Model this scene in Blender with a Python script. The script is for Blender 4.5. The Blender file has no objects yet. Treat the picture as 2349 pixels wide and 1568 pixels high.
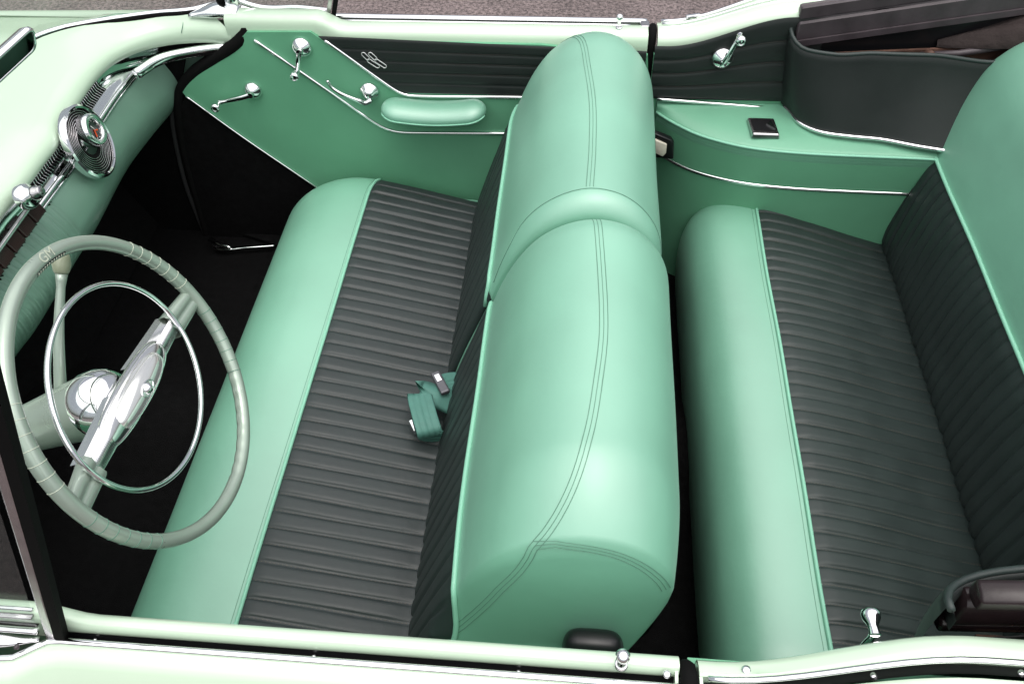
import bpy, bmesh, math, random
from mathutils import Vector, Matrix
random.seed(7)
scene = bpy.context.scene
COL = scene.collection

# ------------------------------------------------------------------ camera
FPX, CX, CY = 1900.0, 1174.5, 784.0
CAM = Vector((-0.07837776, -1.18339505, 2.06230053))
M = Matrix(((0.99623809, 0.04492838, -0.07410202),
            (0.08253837, -0.75247478, 0.65342874),
            (-0.0264024, -0.65708686, -0.75335235)))
cam_d = bpy.data.cameras.new("camera")
cam = bpy.data.objects.new("camera", cam_d); COL.objects.link(cam)
cam_d.sensor_width = 36.0
cam_d.lens = FPX / 2349.0 * 36.0
cam_d.clip_start = 0.02; cam_d.clip_end = 500
R3 = Matrix((M.col[0], -M.col[1], -M.col[2])).transposed()
cam.matrix_world = Matrix.Translation(CAM) @ R3.to_4x4()
scene.camera = cam

# ------------------------------------------------------------------ light: bright overcast
SUN_EL, SUN_AZ = math.radians(80), math.radians(150)
world = bpy.data.worlds.new("World"); scene.world = world; world.use_nodes = True
nt = world.node_tree; bg = nt.nodes['Background']
sky = nt.nodes.new('ShaderNodeTexSky'); sky.sky_type = 'NISHITA'; sky.sun_disc = False
sky.sun_elevation = SUN_EL; sky.sun_rotation = SUN_AZ
sky.air_density = 1.0; sky.dust_density = 6.0; sky.ozone_density = 1.0
hsv = nt.nodes.new('ShaderNodeHueSaturation'); hsv.inputs['Saturation'].default_value = 0.34
nt.links.new(sky.outputs[0], hsv.inputs['Color']); nt.links.new(hsv.outputs[0], bg.inputs[0])
bg.inputs[1].default_value = 0.085
sd = bpy.data.lights.new("sun", 'SUN'); sun = bpy.data.objects.new("sun", sd); COL.objects.link(sun)
sd.energy = 1.5; sd.angle = math.radians(120); sd.color = (1.0, 0.985, 0.96)
sdir = Vector((math.sin(SUN_AZ) * math.cos(SUN_EL), math.cos(SUN_AZ) * math.cos(SUN_EL), math.sin(SUN_EL)))
sun.rotation_euler = sdir.to_track_quat('Z', 'Y').to_euler()
sun.location = (0, 0, 8)
vs = scene.view_settings
vs.view_transform = 'Standard'; vs.look = 'None'; vs.gamma = 1.0; vs.exposure = 0.9
scene.cycles.max_bounces = 8

# ------------------------------------------------------------------ helpers
def P(px, py, **k):
    """point of the real plane x=, y= or z= that shows at a place of the photograph"""
    d = M @ Vector((px - CX, py - CY, FPX))
    (a, v), = k.items(); i = 'xyz'.index(a)
    return CAM + d * ((v - CAM[i]) / d[i])

def spline(pts, n, closed=False):
    """n points of equal arc length on a Catmull-Rom curve"""
    pts = [Vector(p) for p in pts]; m = len(pts); out = []
    segs = m if closed else m - 1
    for i in range(segs):
        if closed:
            a, b, c, d = (pts[(i + j) % m] for j in (-1, 0, 1, 2))
        else:
            b, c = pts[i], pts[i + 1]
            a = pts[i - 1] if i else b * 2 - c
            d = pts[i + 2] if i + 2 < m else c * 2 - b
        ka, kb = max((c - b).length, 1e-6), 0
        t1 = (c - a) * ((c - b).length / max((b - a).length + (c - b).length, 1e-6))
        t2 = (d - b) * ((c - b).length / max((d - c).length + (c - b).length, 1e-6))
        for j in range(16):
            t = j / 16
            out.append(b * (2*t**3 - 3*t*t + 1) + t1 * (t**3 - 2*t*t + t) + c * (-2*t**3 + 3*t*t) + t2 * (t**3 - t*t))
    out.append(pts[0].copy() if closed else pts[-1].copy())
    L = [0.0]
    for i in range(1, len(out)): L.append(L[-1] + (out[i] - out[i-1]).length)
    res = []; k = 0
    cnt = n if closed else n - 1
    for i in range(n):
        s = L[-1] * i / max(cnt, 1)
        while k < len(L) - 2 and L[k+1] < s: k += 1
        f = (s - L[k]) / max(L[k+1] - L[k], 1e-9)
        res.append(out[k].lerp(out[k+1], min(max(f, 0), 1)))
    return res

class MB:
    def __init__(s): s.v = []; s.f = []
    def add(s, v, f):
        o = len(s.v); s.v += [tuple(p) for p in v]; s.f += [tuple(i + o for i in q) for q in f]; return s
    def grid(s, rows, closed_u=False, closed_v=False):
        n, m = len(rows), len(rows[0]); F = []
        for i in range(n if closed_u else n - 1):
            for j in range(m if closed_v else m - 1):
                F.append((i*m + j, i*m + (j+1) % m, ((i+1) % n)*m + (j+1) % m, ((i+1) % n)*m + j))
        return s.add([p for r in rows for p in r], F)
    def tube(s, path, r, n=8, closed=False, caps=True, flat=None):
        """path of Vectors; r a number or a function of 0..1; flat=(direction, factor) squeezes the section along a direction"""
        path = [Vector(p) for p in path]; N = len(path); rows = []
        t0 = None; up = None
        for i in range(N):
            if closed: t = path[(i+1) % N] - path[i-1]
            else: t = path[min(i+1, N-1)] - path[max(i-1, 0)]
            if t.length < 1e-9: t = Vector((1, 0, 0))
            t.normalize()
            if up is None:
                a = Vector((0, 0, 1)) if abs(t.z) < .9 else Vector((1, 0, 0))
                up = (a - t * a.dot(t)).normalized()
            else:
                up = up - t * up.dot(t)
                up = up.normalized() if up.length > 1e-6 else Vector((0, 0, 1))
            sd_ = t.cross(up); rr = r(i / max(N-1, 1)) if callable(r) else r
            row = []
            for k in range(n):
                an = 2*math.pi*k/n
                o = (up*math.cos(an) + sd_*math.sin(an)) * rr
                if flat: o = o - flat[0] * (o.dot(flat[0]) * (1 - flat[1]))
                row.append(path[i] + o)
            rows.append(row)
        b = len(s.v)
        s.grid(rows, closed_u=closed, closed_v=True)
        if caps and not closed:
            s.f.append(tuple(b + k for k in range(n))[::-1]); s.f.append(tuple(b + (N-1)*n + k for k in range(n)))
        return s
    def lathe(s, prof, o, ax, n=24, xdir=None, sx=1.0):
        """prof: (radius, height along ax)"""
        o = Vector(o); ax = Vector(ax).normalized()
        u = (Vector(xdir) if xdir else ax.orthogonal()); u = (u - ax*u.dot(ax)).normalized(); w = ax.cross(u)
        rows = [[o + ax*h + u*(r*sx*math.cos(2*math.pi*k/n)) + w*(r*math.sin(2*math.pi*k/n)) for k in range(n)] for r, h in prof]
        return s.grid(rows, closed_v=True)
    def poly(s, pts, off):
        """a plate: polygon extruded by the vector off"""
        n = len(pts); pts = [Vector(p) for p in pts]; off = Vector(off)
        F = [tuple(range(n)), tuple(range(2*n - 1, n - 1, -1))]
        F += [(i, i + n, (i+1) % n + n, (i+1) % n) for i in range(n)]
        return s.add(pts + [p + off for p in pts], F)
    def box(s, c, hx, hy, hz, ax=None):
        ax = ax or (Vector((1,0,0)), Vector((0,1,0)), Vector((0,0,1))); c = Vector(c)
        v = [c + ax[0]*hx*i + ax[1]*hy*j + ax[2]*hz*k for i in (-1,1) for j in (-1,1) for k in (-1,1)]
        return s.add(v, [(0,1,3,2),(4,6,7,5),(0,4,5,1),(2,3,7,6),(0,2,6,4),(1,5,7,3)])
    def build(s, name, mat, parent=None, smooth=True, bevel=0, fix=True, angle=None, seg=2):
        me = bpy.data.meshes.new(name); me.from_pydata(s.v, [], s.f); me.update()
        if fix:
            bm = bmesh.new(); bm.from_mesh(me); bmesh.ops.recalc_face_normals(bm, faces=bm.faces); bm.to_mesh(me); bm.free()
        me.polygons.foreach_set('use_smooth', [smooth] * len(me.polygons)); me.update()
        if angle and smooth: me.set_sharp_from_angle(angle=math.radians(angle))
        me.materials.append(mat)
        o = bpy.data.objects.new(name, me); COL.objects.link(o)
        if parent: o.parent = parent
        if bevel:
            b = o.modifiers.new('bevel', 'BEVEL'); b.width = bevel; b.segments = seg; b.limit_method = 'ANGLE'; b.angle_limit = math.radians(40)
        return o

def copy_of(o, parent):
    c = o.copy(); COL.objects.link(c); c.parent = parent; return c

def stuff(o): o['kind'] = 'stuff'; return o

# ------------------------------------------------------------------ materials
def material(name, col, rough=.5, metal=0, spec=.5, coat=0, coat_rough=.1, coat_ior=1.5, bump=None, var=None, sheen=0, trans=0, ior=1.45):
    m = bpy.data.materials.new(name); m.use_nodes = True; t = m.node_tree; b = t.nodes['Principled BSDF']
    b.inputs['Base Color'].default_value = (*col, 1); b.inputs['Roughness'].default_value = rough
    b.inputs['Metallic'].default_value = metal; b.inputs['Specular IOR Level'].default_value = spec
    b.inputs['Coat Weight'].default_value = coat; b.inputs['Coat Roughness'].default_value = coat_rough; b.inputs['Coat IOR'].default_value = coat_ior
    b.inputs['Sheen Weight'].default_value = sheen; b.inputs['Transmission Weight'].default_value = trans; b.inputs['IOR'].default_value = ior
    tc = t.nodes.new('ShaderNodeTexCoord')
    if var:                                     # (scale, amount): uneven colour
        nz = t.nodes.new('ShaderNodeTexNoise'); nz.inputs['Scale'].default_value = var[0]; nz.inputs['Detail'].default_value = 6
        t.links.new(tc.outputs['Object'], nz.inputs['Vector'])
        mp = t.nodes.new('ShaderNodeMapRange'); mp.inputs[1].default_value = .3; mp.inputs[2].default_value = .7
        mp.inputs[3].default_value = 1 - var[1]; mp.inputs[4].default_value = 1 + var[1]
        t.links.new(nz.outputs[0], mp.inputs[0])
        mx = t.nodes.new('ShaderNodeVectorMath'); mx.operation = 'SCALE'; mx.inputs[0].default_value = col
        t.links.new(mp.outputs[0], mx.inputs['Scale']); t.links.new(mx.outputs[0], b.inputs['Base Color'])
        mr = t.nodes.new('ShaderNodeMapRange'); mr.inputs[1].default_value = .3; mr.inputs[2].default_value = .7
        mr.inputs[3].default_value = rough * .88; mr.inputs[4].default_value = min(rough * 1.12, 1)
        t.links.new(nz.outputs[0], mr.inputs[0]); t.links.new(mr.outputs[0], b.inputs['Roughness'])
    if bump:                                    # list of (kind, scale, strength)
        prev = None
        for kind, sc, st, dist in bump:
            if kind == 'voronoi':
                n = t.nodes.new('ShaderNodeTexVoronoi'); n.feature = 'DISTANCE_TO_EDGE'; out = n.outputs['Distance']
            else:
                n = t.nodes.new('ShaderNodeTexNoise'); n.inputs['Detail'].default_value = 5; out = n.outputs[0]
            n.inputs['Scale'].default_value = sc; t.links.new(tc.outputs['Object'], n.inputs['Vector'])
            bp = t.nodes.new('ShaderNodeBump'); bp.inputs['Strength'].default_value = st; bp.inputs['Distance'].default_value = dist
            t.links.new(out, bp.inputs['Height'])
            if prev: t.links.new(prev.outputs[0], bp.inputs['Normal'])
            prev = bp
        t.links.new(prev.outputs[0], b.inputs['Normal'])
    return m

MINT = material('mint_vinyl', (.155, .385, .268), .46, spec=.7, coat=1.0, coat_rough=.5, coat_ior=1.9, bump=[('noise', 700, .14, .001), ('noise', 45, .16, .003), ('noise', 9, .12, .01)], var=(5, .07))
TRIM = material('door_vinyl', (.128, .36, .215), .42, spec=.4, bump=[('noise', 700, .1, .001), ('noise', 12, .15, .006)], var=(6, .06))
ARMV = material('armrest_vinyl', (.135, .345, .225), .44, spec=.5, coat=.4, coat_rough=.5, bump=[('noise', 700, .12, .001), ('noise', 20, .15, .005)], var=(6, .07))
GLOSSBROWN = material('glossy_brown_enamel', (.016, .010, .011), .28, spec=.4, var=(14, .3), bump=[('noise', 30, .2, .004)])
BUCKLE = material('dark_buckle_steel', (.12, .12, .13), .35, metal=.7)
SATIN = material('satin_chrome', (.88, .87, .86), .16, metal=1, bump=[('noise', 40, .03, .002)])
PIPE = material('mint_piping', (.22, .50, .36), .38, spec=.5)
DARK = material('charcoal_vinyl', (.019, .029, .027), .47, spec=.5, bump=[('noise', 600, .15, .001), ('noise', 26, .10, .004)], var=(14, .12))
WORN = material('worn_charcoal_vinyl', (.021, .029, .029), .45, spec=.5, bump=[('noise', 600, .15, .001), ('voronoi', 34, .14, .003), ('noise', 30, .16, .004)], var=(12, .15))
DARKTRIM = material('dark_side_vinyl', (.016, .020, .019), .5, spec=.4, bump=[('noise', 700, .12, .001), ('noise', 14, .2, .006)], var=(9, .1))
PAINT = material('pale_mint_paint', (.55, .69, .535), .22, spec=.5, coat=.6, coat_rough=.06, var=(3, .015))
CHROME = material('chrome', (.86, .86, .87), .07, metal=1, bump=[('noise', 40, .03, .002)])
DCHROME = material('dull_chrome', (.50, .48, .49), .22, metal=1, var=(30, .1))
RUBBER = material('black_rubber', (.006, .006, .006), .8, spec=.06)
CARPET = material('black_carpet', (.006, .006, .0062), 1, spec=.05, bump=[('noise', 500, .8, .004)], var=(60, .25))
DASHP = material('grey_green_dash_paint', (.15, .27, .205), .32, metal=.1, spec=.5, coat=.3, coat_rough=.15, var=(8, .05))
WHEELP = material('grey_green_wheel_plastic', (.32, .39, .33), .3, metal=.4, spec=.5, coat=.35, coat_rough=.2, var=(20, .06))
GROOVE = material('pale_groove', (.50, .54, .44), .45)
THREAD = material('grey_green_thread', (.12, .24, .18), .8, spec=.2)
DARKTHREAD = material('dark_thread', (.035, .034, .030), .8, spec=.2)
TAN = material('tan_thread', (.11, .10, .08), .8, spec=.2)
IRON = material('brown_black_enamel', (.050, .040, .045), .38, spec=.5, var=(18, .25), bump=[('noise', 50, .15, .003)])
RUST = material('rusty_steel', (.10, .05, .035), .7, var=(30, .4), bump=[('noise', 90, .4, .003)])
CANVAS = material('dark_brown_canvas', (.030, .023, .022), .85, spec=.2, bump=[('noise', 25, .5, .02), ('noise', 700, .4, .002)], var=(7, .2))
FLATBLACK = material('flat_black', (.004, .004, .004), .8, spec=.2)
BLACK = material('black_enamel', (.006, .006, .007), .35)  # one even black for covers, linings and gap floors
DIAL = material('black_dial', (.012, .012, .013), .25, coat=.6)
RED = material('red_hand', (.75, .09, .02), .4)
WHITE = material('white_print', (.8, .8, .76), .5)
IVORY = material('ivory_lens', (.55, .52, .43), .35, var=(40, .08))
WEB = material('teal_webbing', (.075, .20, .165), .55, spec=.4, bump=[('noise', 500, .5, .001)], var=(50, .08))
BUTTON = material('maroon_key', (.022, .009, .009), .25, coat=.4)
def pane_material():
    m = bpy.data.materials.new('window_glass'); m.use_nodes = True; t = m.node_tree; t.nodes.remove(t.nodes['Principled BSDF'])
    a = t.nodes.new('ShaderNodeBsdfTransparent'); a.inputs[0].default_value = (.86, .90, .88, 1)
    g_ = t.nodes.new('ShaderNodeBsdfGlossy'); g_.inputs['Roughness'].default_value = .03
    d = t.nodes.new('ShaderNodeBsdfDiffuse'); d.inputs[0].default_value = (.55, .55, .53, 1)
    lw = t.nodes.new('ShaderNodeLayerWeight'); pw_ = t.nodes.new('ShaderNodeMath'); pw_.operation = 'POWER'; pw_.inputs[1].default_value = 5
    t.links.new(lw.outputs['Facing'], pw_.inputs[0]); fr = t.nodes.new('ShaderNodeMath'); fr.operation = 'MULTIPLY_ADD'; fr.inputs[1].default_value = .4; fr.inputs[2].default_value = .03
    t.links.new(pw_.outputs[0], fr.inputs[0])
    mx = t.nodes.new('ShaderNodeMixShader'); m2 = t.nodes.new('ShaderNodeMixShader'); m2.inputs[0].default_value = .05
    t.links.new(a.outputs[0], m2.inputs[1]); t.links.new(d.outputs[0], m2.inputs[2])
    t.links.new(fr.outputs[0], mx.inputs[0]); t.links.new(m2.outputs[0], mx.inputs[1]); t.links.new(g_.outputs[0], mx.inputs[2])
    t.links.new(mx.outputs[0], t.nodes['Material Output'].inputs[0]); return m
GLASS = pane_material()
CLEAR = material('silvered_plastic', (.80, .80, .78), .14, metal=.75, coat=1, coat_rough=.02)
MIRROR = material('darkened_mirror', (.05, .054, .053), .03, metal=1)  # silver darkened to stand in for the dark interior it reflects

def ground_material():
    m = bpy.data.materials.new('asphalt'); m.use_nodes = True; t = m.node_tree; b = t.nodes['Principled BSDF']
    tc = t.nodes.new('ShaderNodeTexCoord')
    n1 = t.nodes.new('ShaderNodeTexNoise'); n1.inputs['Scale'].default_value = 55; n1.inputs['Detail'].default_value = 8; n1.inputs['Roughness'].default_value = .75
    n2 = t.nodes.new('ShaderNodeTexNoise'); n2.inputs['Scale'].default_value = 4; n2.inputs['Detail'].default_value = 5
    for n in (n1, n2): t.links.new(tc.outputs['Object'], n.inputs['Vector'])
    r1 = t.nodes.new('ShaderNodeValToRGB'); e = r1.color_ramp.elements
    e[0].position = .40; e[0].color = (.040, .031, .032, 1); e[1].position = .62; e[1].color = (.24, .19, .185, 1)
    t.links.new(n1.outputs[0], r1.inputs[0])
    mp = t.nodes.new('ShaderNodeMapRange'); mp.inputs[1].default_value = .3; mp.inputs[2].default_value = .7; mp.inputs[3].default_value = .75; mp.inputs[4].default_value = 1.2
    t.links.new(n2.outputs[0], mp.inputs[0])
    mx = t.nodes.new('ShaderNodeVectorMath'); mx.operation = 'SCALE'
    t.links.new(r1.outputs[0], mx.inputs[0]); t.links.new(mp.outputs[0], mx.inputs['Scale']); t.links.new(mx.outputs[0], b.inputs['Base Color'])
    bp = t.nodes.new('ShaderNodeBump'); bp.inputs['Strength'].default_value = .7; bp.inputs['Distance'].default_value = .01
    t.links.new(n1.outputs[0], bp.inputs['Height']); t.links.new(bp.outputs[0], b.inputs['Normal'])
    b.inputs['Roughness'].default_value = .85
    return m

# ------------------------------------------------------------------ ground
g = MB().grid([[(x, y, 0) for x in (-150, -6, 6, 150)] for y in (-150, -6, 6, 150)]).build('ground', ground_material(), smooth=False)
g['kind'] = 'structure'; g['label'] = 'grey brown asphalt under and beside the convertible'

car = bpy.data.objects.new('convertible_car', None); COL.objects.link(car)
car['category'] = 'car'
car['label'] = 'open pale mint 1950s convertible with green and charcoal bench seats, seen from above its side'

# ------------------------------------------------------------------ body sides
def smooth01(a, b, x):
    t = min(max((x - a) / (b - a), 0), 1); return t*t*(3 - 2*t)

def rows_of(xs, prof):
    return [[(x, y, z) for (y, z) in prof(x)] for x in xs]

def frange(a, b, n): return [a + (b - a) * i / (n - 1) for i in range(n)]

XD0, XD1 = -1.01, 0.072       # the door
XQ0, XQ1 = 0.098, 1.75        # the quarter panel behind it

def kick(x): return .082 * smooth01(.12, .42, x) + .01 * smooth01(.6, 1.2, x)      # rise of the belt over the rear wheel
def bulge_out(x): return .035 * smooth01(.2, .55, x)

def make_side(s):
    """s = 1 the far side, -1 the near one"""
    far = s > 0
    slot0, slot1 = (.822, .846) if far else (.797, .8115)
    inn, inz = (.765, .967) if far else (.771, .968)
    def front(x): return 1 - smooth01(-.775, -.70, x)
    def s1(x): return slot1 + (0 if far else .028) * (1 - smooth01(-.80, -.745, x))
    def belt_inner(x):
        f = front(x) * .030
        return [(s*y, z + f) for y, z in ((inn + .004, inz - .03), (inn, inz), (inn + .001, inz + .015), (inn + .004, inz + .025), (inn + .010, inz + .031), (inn + .017, inz + .033),
                                          (slot0 - .006, 1.0), (slot0 - .0045, .999), (slot0 - .001, .992), (slot0, .987), (slot0, .93))]
    def skin(x):
        return [(s*y, z) for y, z in ((s1(x) + .001, .93), (s1(x) + .001, .990), (s1(x) + .012, .9915), (s1(x) + .022, .988), (s1(x) + .032, .976), (s1(x) + .058, .93), (s1(x) + .085, .85), (s1(x) + .10, .72), (s1(x) + .095, .55), (s1(x) + .06, .40), (s1(x), .30))]
    d = MB().grid(rows_of(frange(XD0, XD1, 60), belt_inner)).grid(rows_of(frange(XD0, XD1, 40), skin))
    for prof, x in ((belt_inner, XD1), (skin, XD1), (belt_inner, XD0)):
        pr = prof(x); d.poly([(x, y, z) for y, z in pr], (.0015 if x > -.5 else -.0015, 0, 0)) if prof is belt_inner else None
    # rear end face of the door
    d.poly([(XD1, s*(inn+.006), .97), (XD1, s*(inn+.02), .996), (XD1, s*(slot1+.02), .985), (XD1, s*(slot1+.05), .93), (XD1, s*(slot1+.09), .72), (XD1, s*(slot1+.05), .40), (XD1, s*.78, .32), (XD1, s*.775, .9)], (-.004, 0, 0))
    door = d.build('door', PAINT, car, fix=True, angle=50)
    # window slot: rubber lined gap
    MB().grid([[(x, s*y, z) for y, z in ((slot0 + .0015, .985), (slot0 + .004, .972), (slot1 - .004, .970), (slot1 - .0015, .985))] for x in frange(-.75, XD1, 12)]).build('window_slot', BLACK, door)
    if not far:
        for x in (-.70, -.40, -.13):
            MB().lathe([(.0035, 0), (.003, .0014), (0, .002)], (x, -.8045, .979), (0, 0, 1), 10).build('slot_screw', CHROME, door)
    # chrome strip along the slot
    w = .010 if far else .0045
    path = [Vector((x, s*(s1(x) + w*.55), .9935)) for x in frange(XD0 if not far else -.752, XD1, 60)]
    MB().tube(path, w, 10, flat=(Vector((0, 0, 1)), .62)).build('belt_molding', CHROME, door)
    if far:
        path = [Vector((x, s*(slot0 + .006), .992)) for x in frange(-.73, .03, 20)]
        MB().tube(path, .0045, 8).build('slot_molding', CHROME, door)
    # lock knob
    kx = 0.0; ky = s*.8 if far else -.7935
    k = MB().lathe([(.0, .0), (.0042, 0), (.0042, .022), (.0052, .026), (.0085, .030), (.0095, .036), (.0078, .0405), (.003, .043), (0, .0433)], (kx, ky, .994), (0, 0, 1), 20).build('lock_knob', CHROME, door)
    MB().lathe([(.0085, 0), (.0085, .0055), (.0060, .0065), (.0045, .0045)], (kx, ky, .9985), (0, 0, 1), 20).build('knob_ferrule', CHROME, door)
    def screw(px, py, z):
        c = P(px, py, z=z); MB().lathe([(.0055, 0), (.0052, .0015), (.003, .0028), (0, .003)], c, (0, 0, 1), 14).build('screw', CHROME, door)
    if not far: screw(1530, 1545, 1.0)
    # ---- inside trim
    Y = .757
    def T(px, py, y=Y): return P(px, py, y=y)
    if far:
        out = [(566, 74), (712, 74), (742, 95), (900, 97), (1240, 103), (1486, 128), (1490, 330), (1480, 520), (1100, 560), (880, 540), (700, 414), (428, 224), (414, 205), (445, 165), (535, 105)]
        pan = MB().poly([T(*p) for p in out], (0, .012, 0)).build('trim_panel', TRIM, door, smooth=False)
        car_pts = [(426, 222), (700, 412), (900, 552), (620, 562), (497, 572), (470, 520), (440, 430), (420, 320), (412, 250)]
        MB().poly([T(*p, y=Y + .003) for p in car_pts], (0, .014, 0)).build('carpet_panel', CARPET, door, smooth=False)
        # pleated dark insert: horizontal seams
        ins_top = [T(x, y) for x, y in ((738, 93), (900, 97), (1240, 103), (1484, 128))]
        ins_bot = [T(x, y) for x, y in ((925, 216), (940, 221), (1240, 223), (1484, 228))]
        rows = []; nst = 5
        for j in range(nst*8 + 1):
            t = j / (nst*8); row = []
            for i in range(41):
                a = i / 40
                top = ins_top[0].lerp(ins_top[-1], a); bot = Vector((top.x, Y, .848))
                x = top.x; z = (top.z + .013) * (1-t) + .829 * t
                # diagonal front edge follows the chrome strip
                zc = [T(745, 93).z, T(905, 205).z]; xc = [T(745, 93).x, T(905, 205).x]
                xm = xc[0] + (zc[0] - z) / (zc[0] - zc[1]) * (xc[1] - xc[0]) if z > zc[1] else xc[1] + (zc[1] - z) * 2.2
                xx = xm + (XD1 - xm) * a
                fr = abs(((t*nst) % 1) - .5)*2
                row.append((xx, Y - .0015 - .0032 * (1 - fr**6), z))
            rows.append(row)
        MB().grid(rows).build('pleated_insert', DARKTRIM, door)
        st = MB()
        for q in range(1, nst - 1):
            z = (ins_top[0].z) * (1 - q/nst) + .829 * q/nst
            st.tube([Vector((x, Y - .003, z)) for x in (-.66 + .06*q, XD1 - .01)], .0008, 5)
        stuff(st.build('stitching', DARKTHREAD, door))
        def strip(pts, r=.0046):
            p = spline([T(x, y, y=Y - .003) for x, y in pts], 60)
            MB().tube(p, r, 8).build('trim_strip', CHROME, door)
        strip([(583, 92), (700, 172), (800, 241), (862, 283), (885, 295), (905, 301), (930, 304), (1150, 306), (1450, 310)])
        strip([(745, 93), (800, 132), (860, 175), (900, 203), (920, 214), (945, 220), (1180, 223), (1480, 228)])
        strip([(428, 222), (560, 317), (700, 412), (850, 515)], .003)
        # armrest pad
        A = [P(887, 243, y=.70), P(1122, 243, y=.70)]
        x0, x1 = -.622, -.338; rows = []
        for i in range(33):
            a = i / 32; th = math.pi * a
            xa = .5 - .5*math.cos(th); xx = x0 + (x1 - x0) * xa
            dd = min(xa, 1 - xa) * (x1 - x0) / .046; e = math.sqrt(max(0, 1 - (1 - min(dd, 1))**2)) if 0 < a < 1 else 0
            zc_ = .806 - .014 * math.sin(math.pi * xa)
            yo = Y - .004; wid = .066 * e; h = .028 * e
            row = []
            for k in range(20):
                an = 2*math.pi * k / 20
                row.append((xx, yo - .030*1 - wid * .72 * math.cos(an) - .006, zc_ + h * math.sin(an) * (1 if math.sin(an) > 0 else .9)))
            rows.append(row)
        arm = MB().grid(rows, closed_v=True).build('armrest', MINT, door)
        # seam welt round the pad
        p = []
        for i in range(2, 31):
            r = rows[i]; q = min(r, key=lambda v: v[1]); p.append(Vector((q[0], q[1] - .001, q[2] - .004)))
        MB().tube(p, .0022, 6).build('armrest_welt', PIPE, door)
        MB().poly([(x0 + .03, Y - .05, .772), (x1 - .03, Y - .05, .772), (x1 - .05, Y - .03, .760), (x0 + .05, Y - .03, .760)], (0, .05, 0)).build('armrest_base', TRIM, door, bevel=.004)
        crank(door, 'window_crank', T(690, 113, Y - .012) + Vector((0, .012, 0)), T(678, 172, Y - .04), (0, -1, 0), .0265)
        crank(door, 'vent_crank', T(578, 212, Y - .012) + Vector((0, .012, 0)), T(497, 243, Y - .04), (0, -1, 0), .0245)
        # door pull lever
        h = T(846, 215, Y - .014) + Vector((0, .014, 0))
        lv = MB().lathe([(0, 0), (.0265, 0), (.0270, .004), (.024, .009), (.017, .014), (.013, .022), (.007, .026), (0, .027)], h, (0, -1, 0), 28)
        tip = T(752, 188)
        mid = spline([h + Vector((.006, -.020, -.016)), h + Vector((-.012, -.027, -.021)), T(822, 231, Y - .034), T(787, 217, Y - .036), T(764, 203, Y - .034), T(754, 191, Y - .034), T(751, 185, Y - .037)], 28)
        lv.tube(mid, lambda t: .0072 - .0030*t, 10)
        lv.build('door_handle', CHROME, door)
        emblem(door, lambda px, py: T(px, py, y=Y - .0105))
        # rubber seal at the front edge of the opening
        ws = spline([P(566, 46, y=.79), P(562, 78, y=.775), P(540, 102, y=.77), P(490, 135, y=.77), P(445, 166, y=.77), P(418, 200, y=.77), P(410, 240, y=.77), P(420, 330, y=.77), P(445, 430, y=.77), P(478, 545, y=.77)], 60)
        MB().tube(ws, lambda t: .019 - .010*t if t < .6 else .013, 10).build('door_seal', RUBBER, car)
        jb = spline([P(392, 225, y=.775), P(398, 300, y=.775), P(425, 420, y=.775), P(455, 500, y=.775), P(480, 560, y=.775)], 30)
        MB().tube(jb, .007, 8, flat=(Vector((0, 1, 0)), .4)).build('door_jamb_edge', material('grey_jamb', (.035, .036, .037), .5), car)
    else:
        MB().poly([(XD0, -.78, .95), (XD1, -.78, .95), (XD1, -.78, .40), (-.8, -.78, .36), (-1.2, -.78, .40)], (0, .02, 0)).build('trim_panel', TRIM, door, smooth=False)
        for z0, z1 in ((.735, .735), (.85, .85)):
            MB().tube([(-.6, -.768, z0), (.06, -.768, z0)], .004, 8).build('trim_strip', CHROME, door)
        MB().poly([(XD0 + .06, -.7715, .945), (XD1 - .004, -.7715, .945), (XD1 - .004, -.7715, .855), (-.55, -.7715, .855)], (0, .003, 0)).build('pleated_insert', DARKTRIM, door, smooth=False)

    # ------------------------------------------------ rear quarter
    qi = .765 if far else .772
    def q_inner(x):
        k = kick(x); b = .022*smooth01(.12, .40, x)
        e0 = (.822 if far else .800) - b*.7
        i0 = qi - b
        return [(s*y, z + k) for y, z in ((i0 + .006, .925), (i0, .967), (i0 + .001, .98), (i0 + .006, .990), (i0 + .014, .996), (i0 + .024, .999), (e0 - .004, 1.0), (e0, .998), (e0 + .001, .96))]
    def q_mid(x):
        k = kick(x); e0 = (.822 if far else .800) - .022*smooth01(.12, .40, x)*.7
        return [(s*y, z + k) for y, z in ((e0 + .002, .982), (e0 + .013, .982), (e0 + .014, .985), (e0 + .016, .99))]
    def q_skin(x):
        k = kick(x); e0 = (.832 if far else .815) - .022*smooth01(.12, .40, x)*.7
        gp = .004 + .012*smooth01(.22, .40, x)
        return [(s*y, z + k*f) for y, z, f in ((e0 + gp*.2, .95, 1), (e0 + gp*.3, .988, 1), (e0 + gp, .992, 1), (e0 + gp + .012, .991, 1), (e0 + gp + .03, .975, 1), (e0 + gp + .055, .93, .9), (e0 + .09, .85, .6), (e0 + .115, .72, .3), (e0 + .11, .55, .1), (e0 + .07, .4, 0))]
    xs = frange(XQ0, XQ1, 70)
    q = MB().grid(rows_of(xs, q_inner)).grid(rows_of(xs, q_skin))
    q.poly([(XQ0, s*(qi+.006), .93), (XQ0, s*(qi+.002), .975), (XQ0, s*(qi+.018), .996), (XQ0, s*.822, .997), (XQ0, s*.86, .98), (XQ0, s*.90, .85), (XQ0, s*.91, .6), (XQ0, s*.86, .4), (XQ0, s*.79, .35)], (.004, 0, 0))
    quarter = q.build('quarter_panel', PAINT, car, angle=50)
    MB().grid(rows_of(xs, q_mid)).build('window_channel', BLACK, quarter)
    e0f = lambda x: (.822 if far else .800) - .022*smooth01(.12, .40, x)*.7
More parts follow.
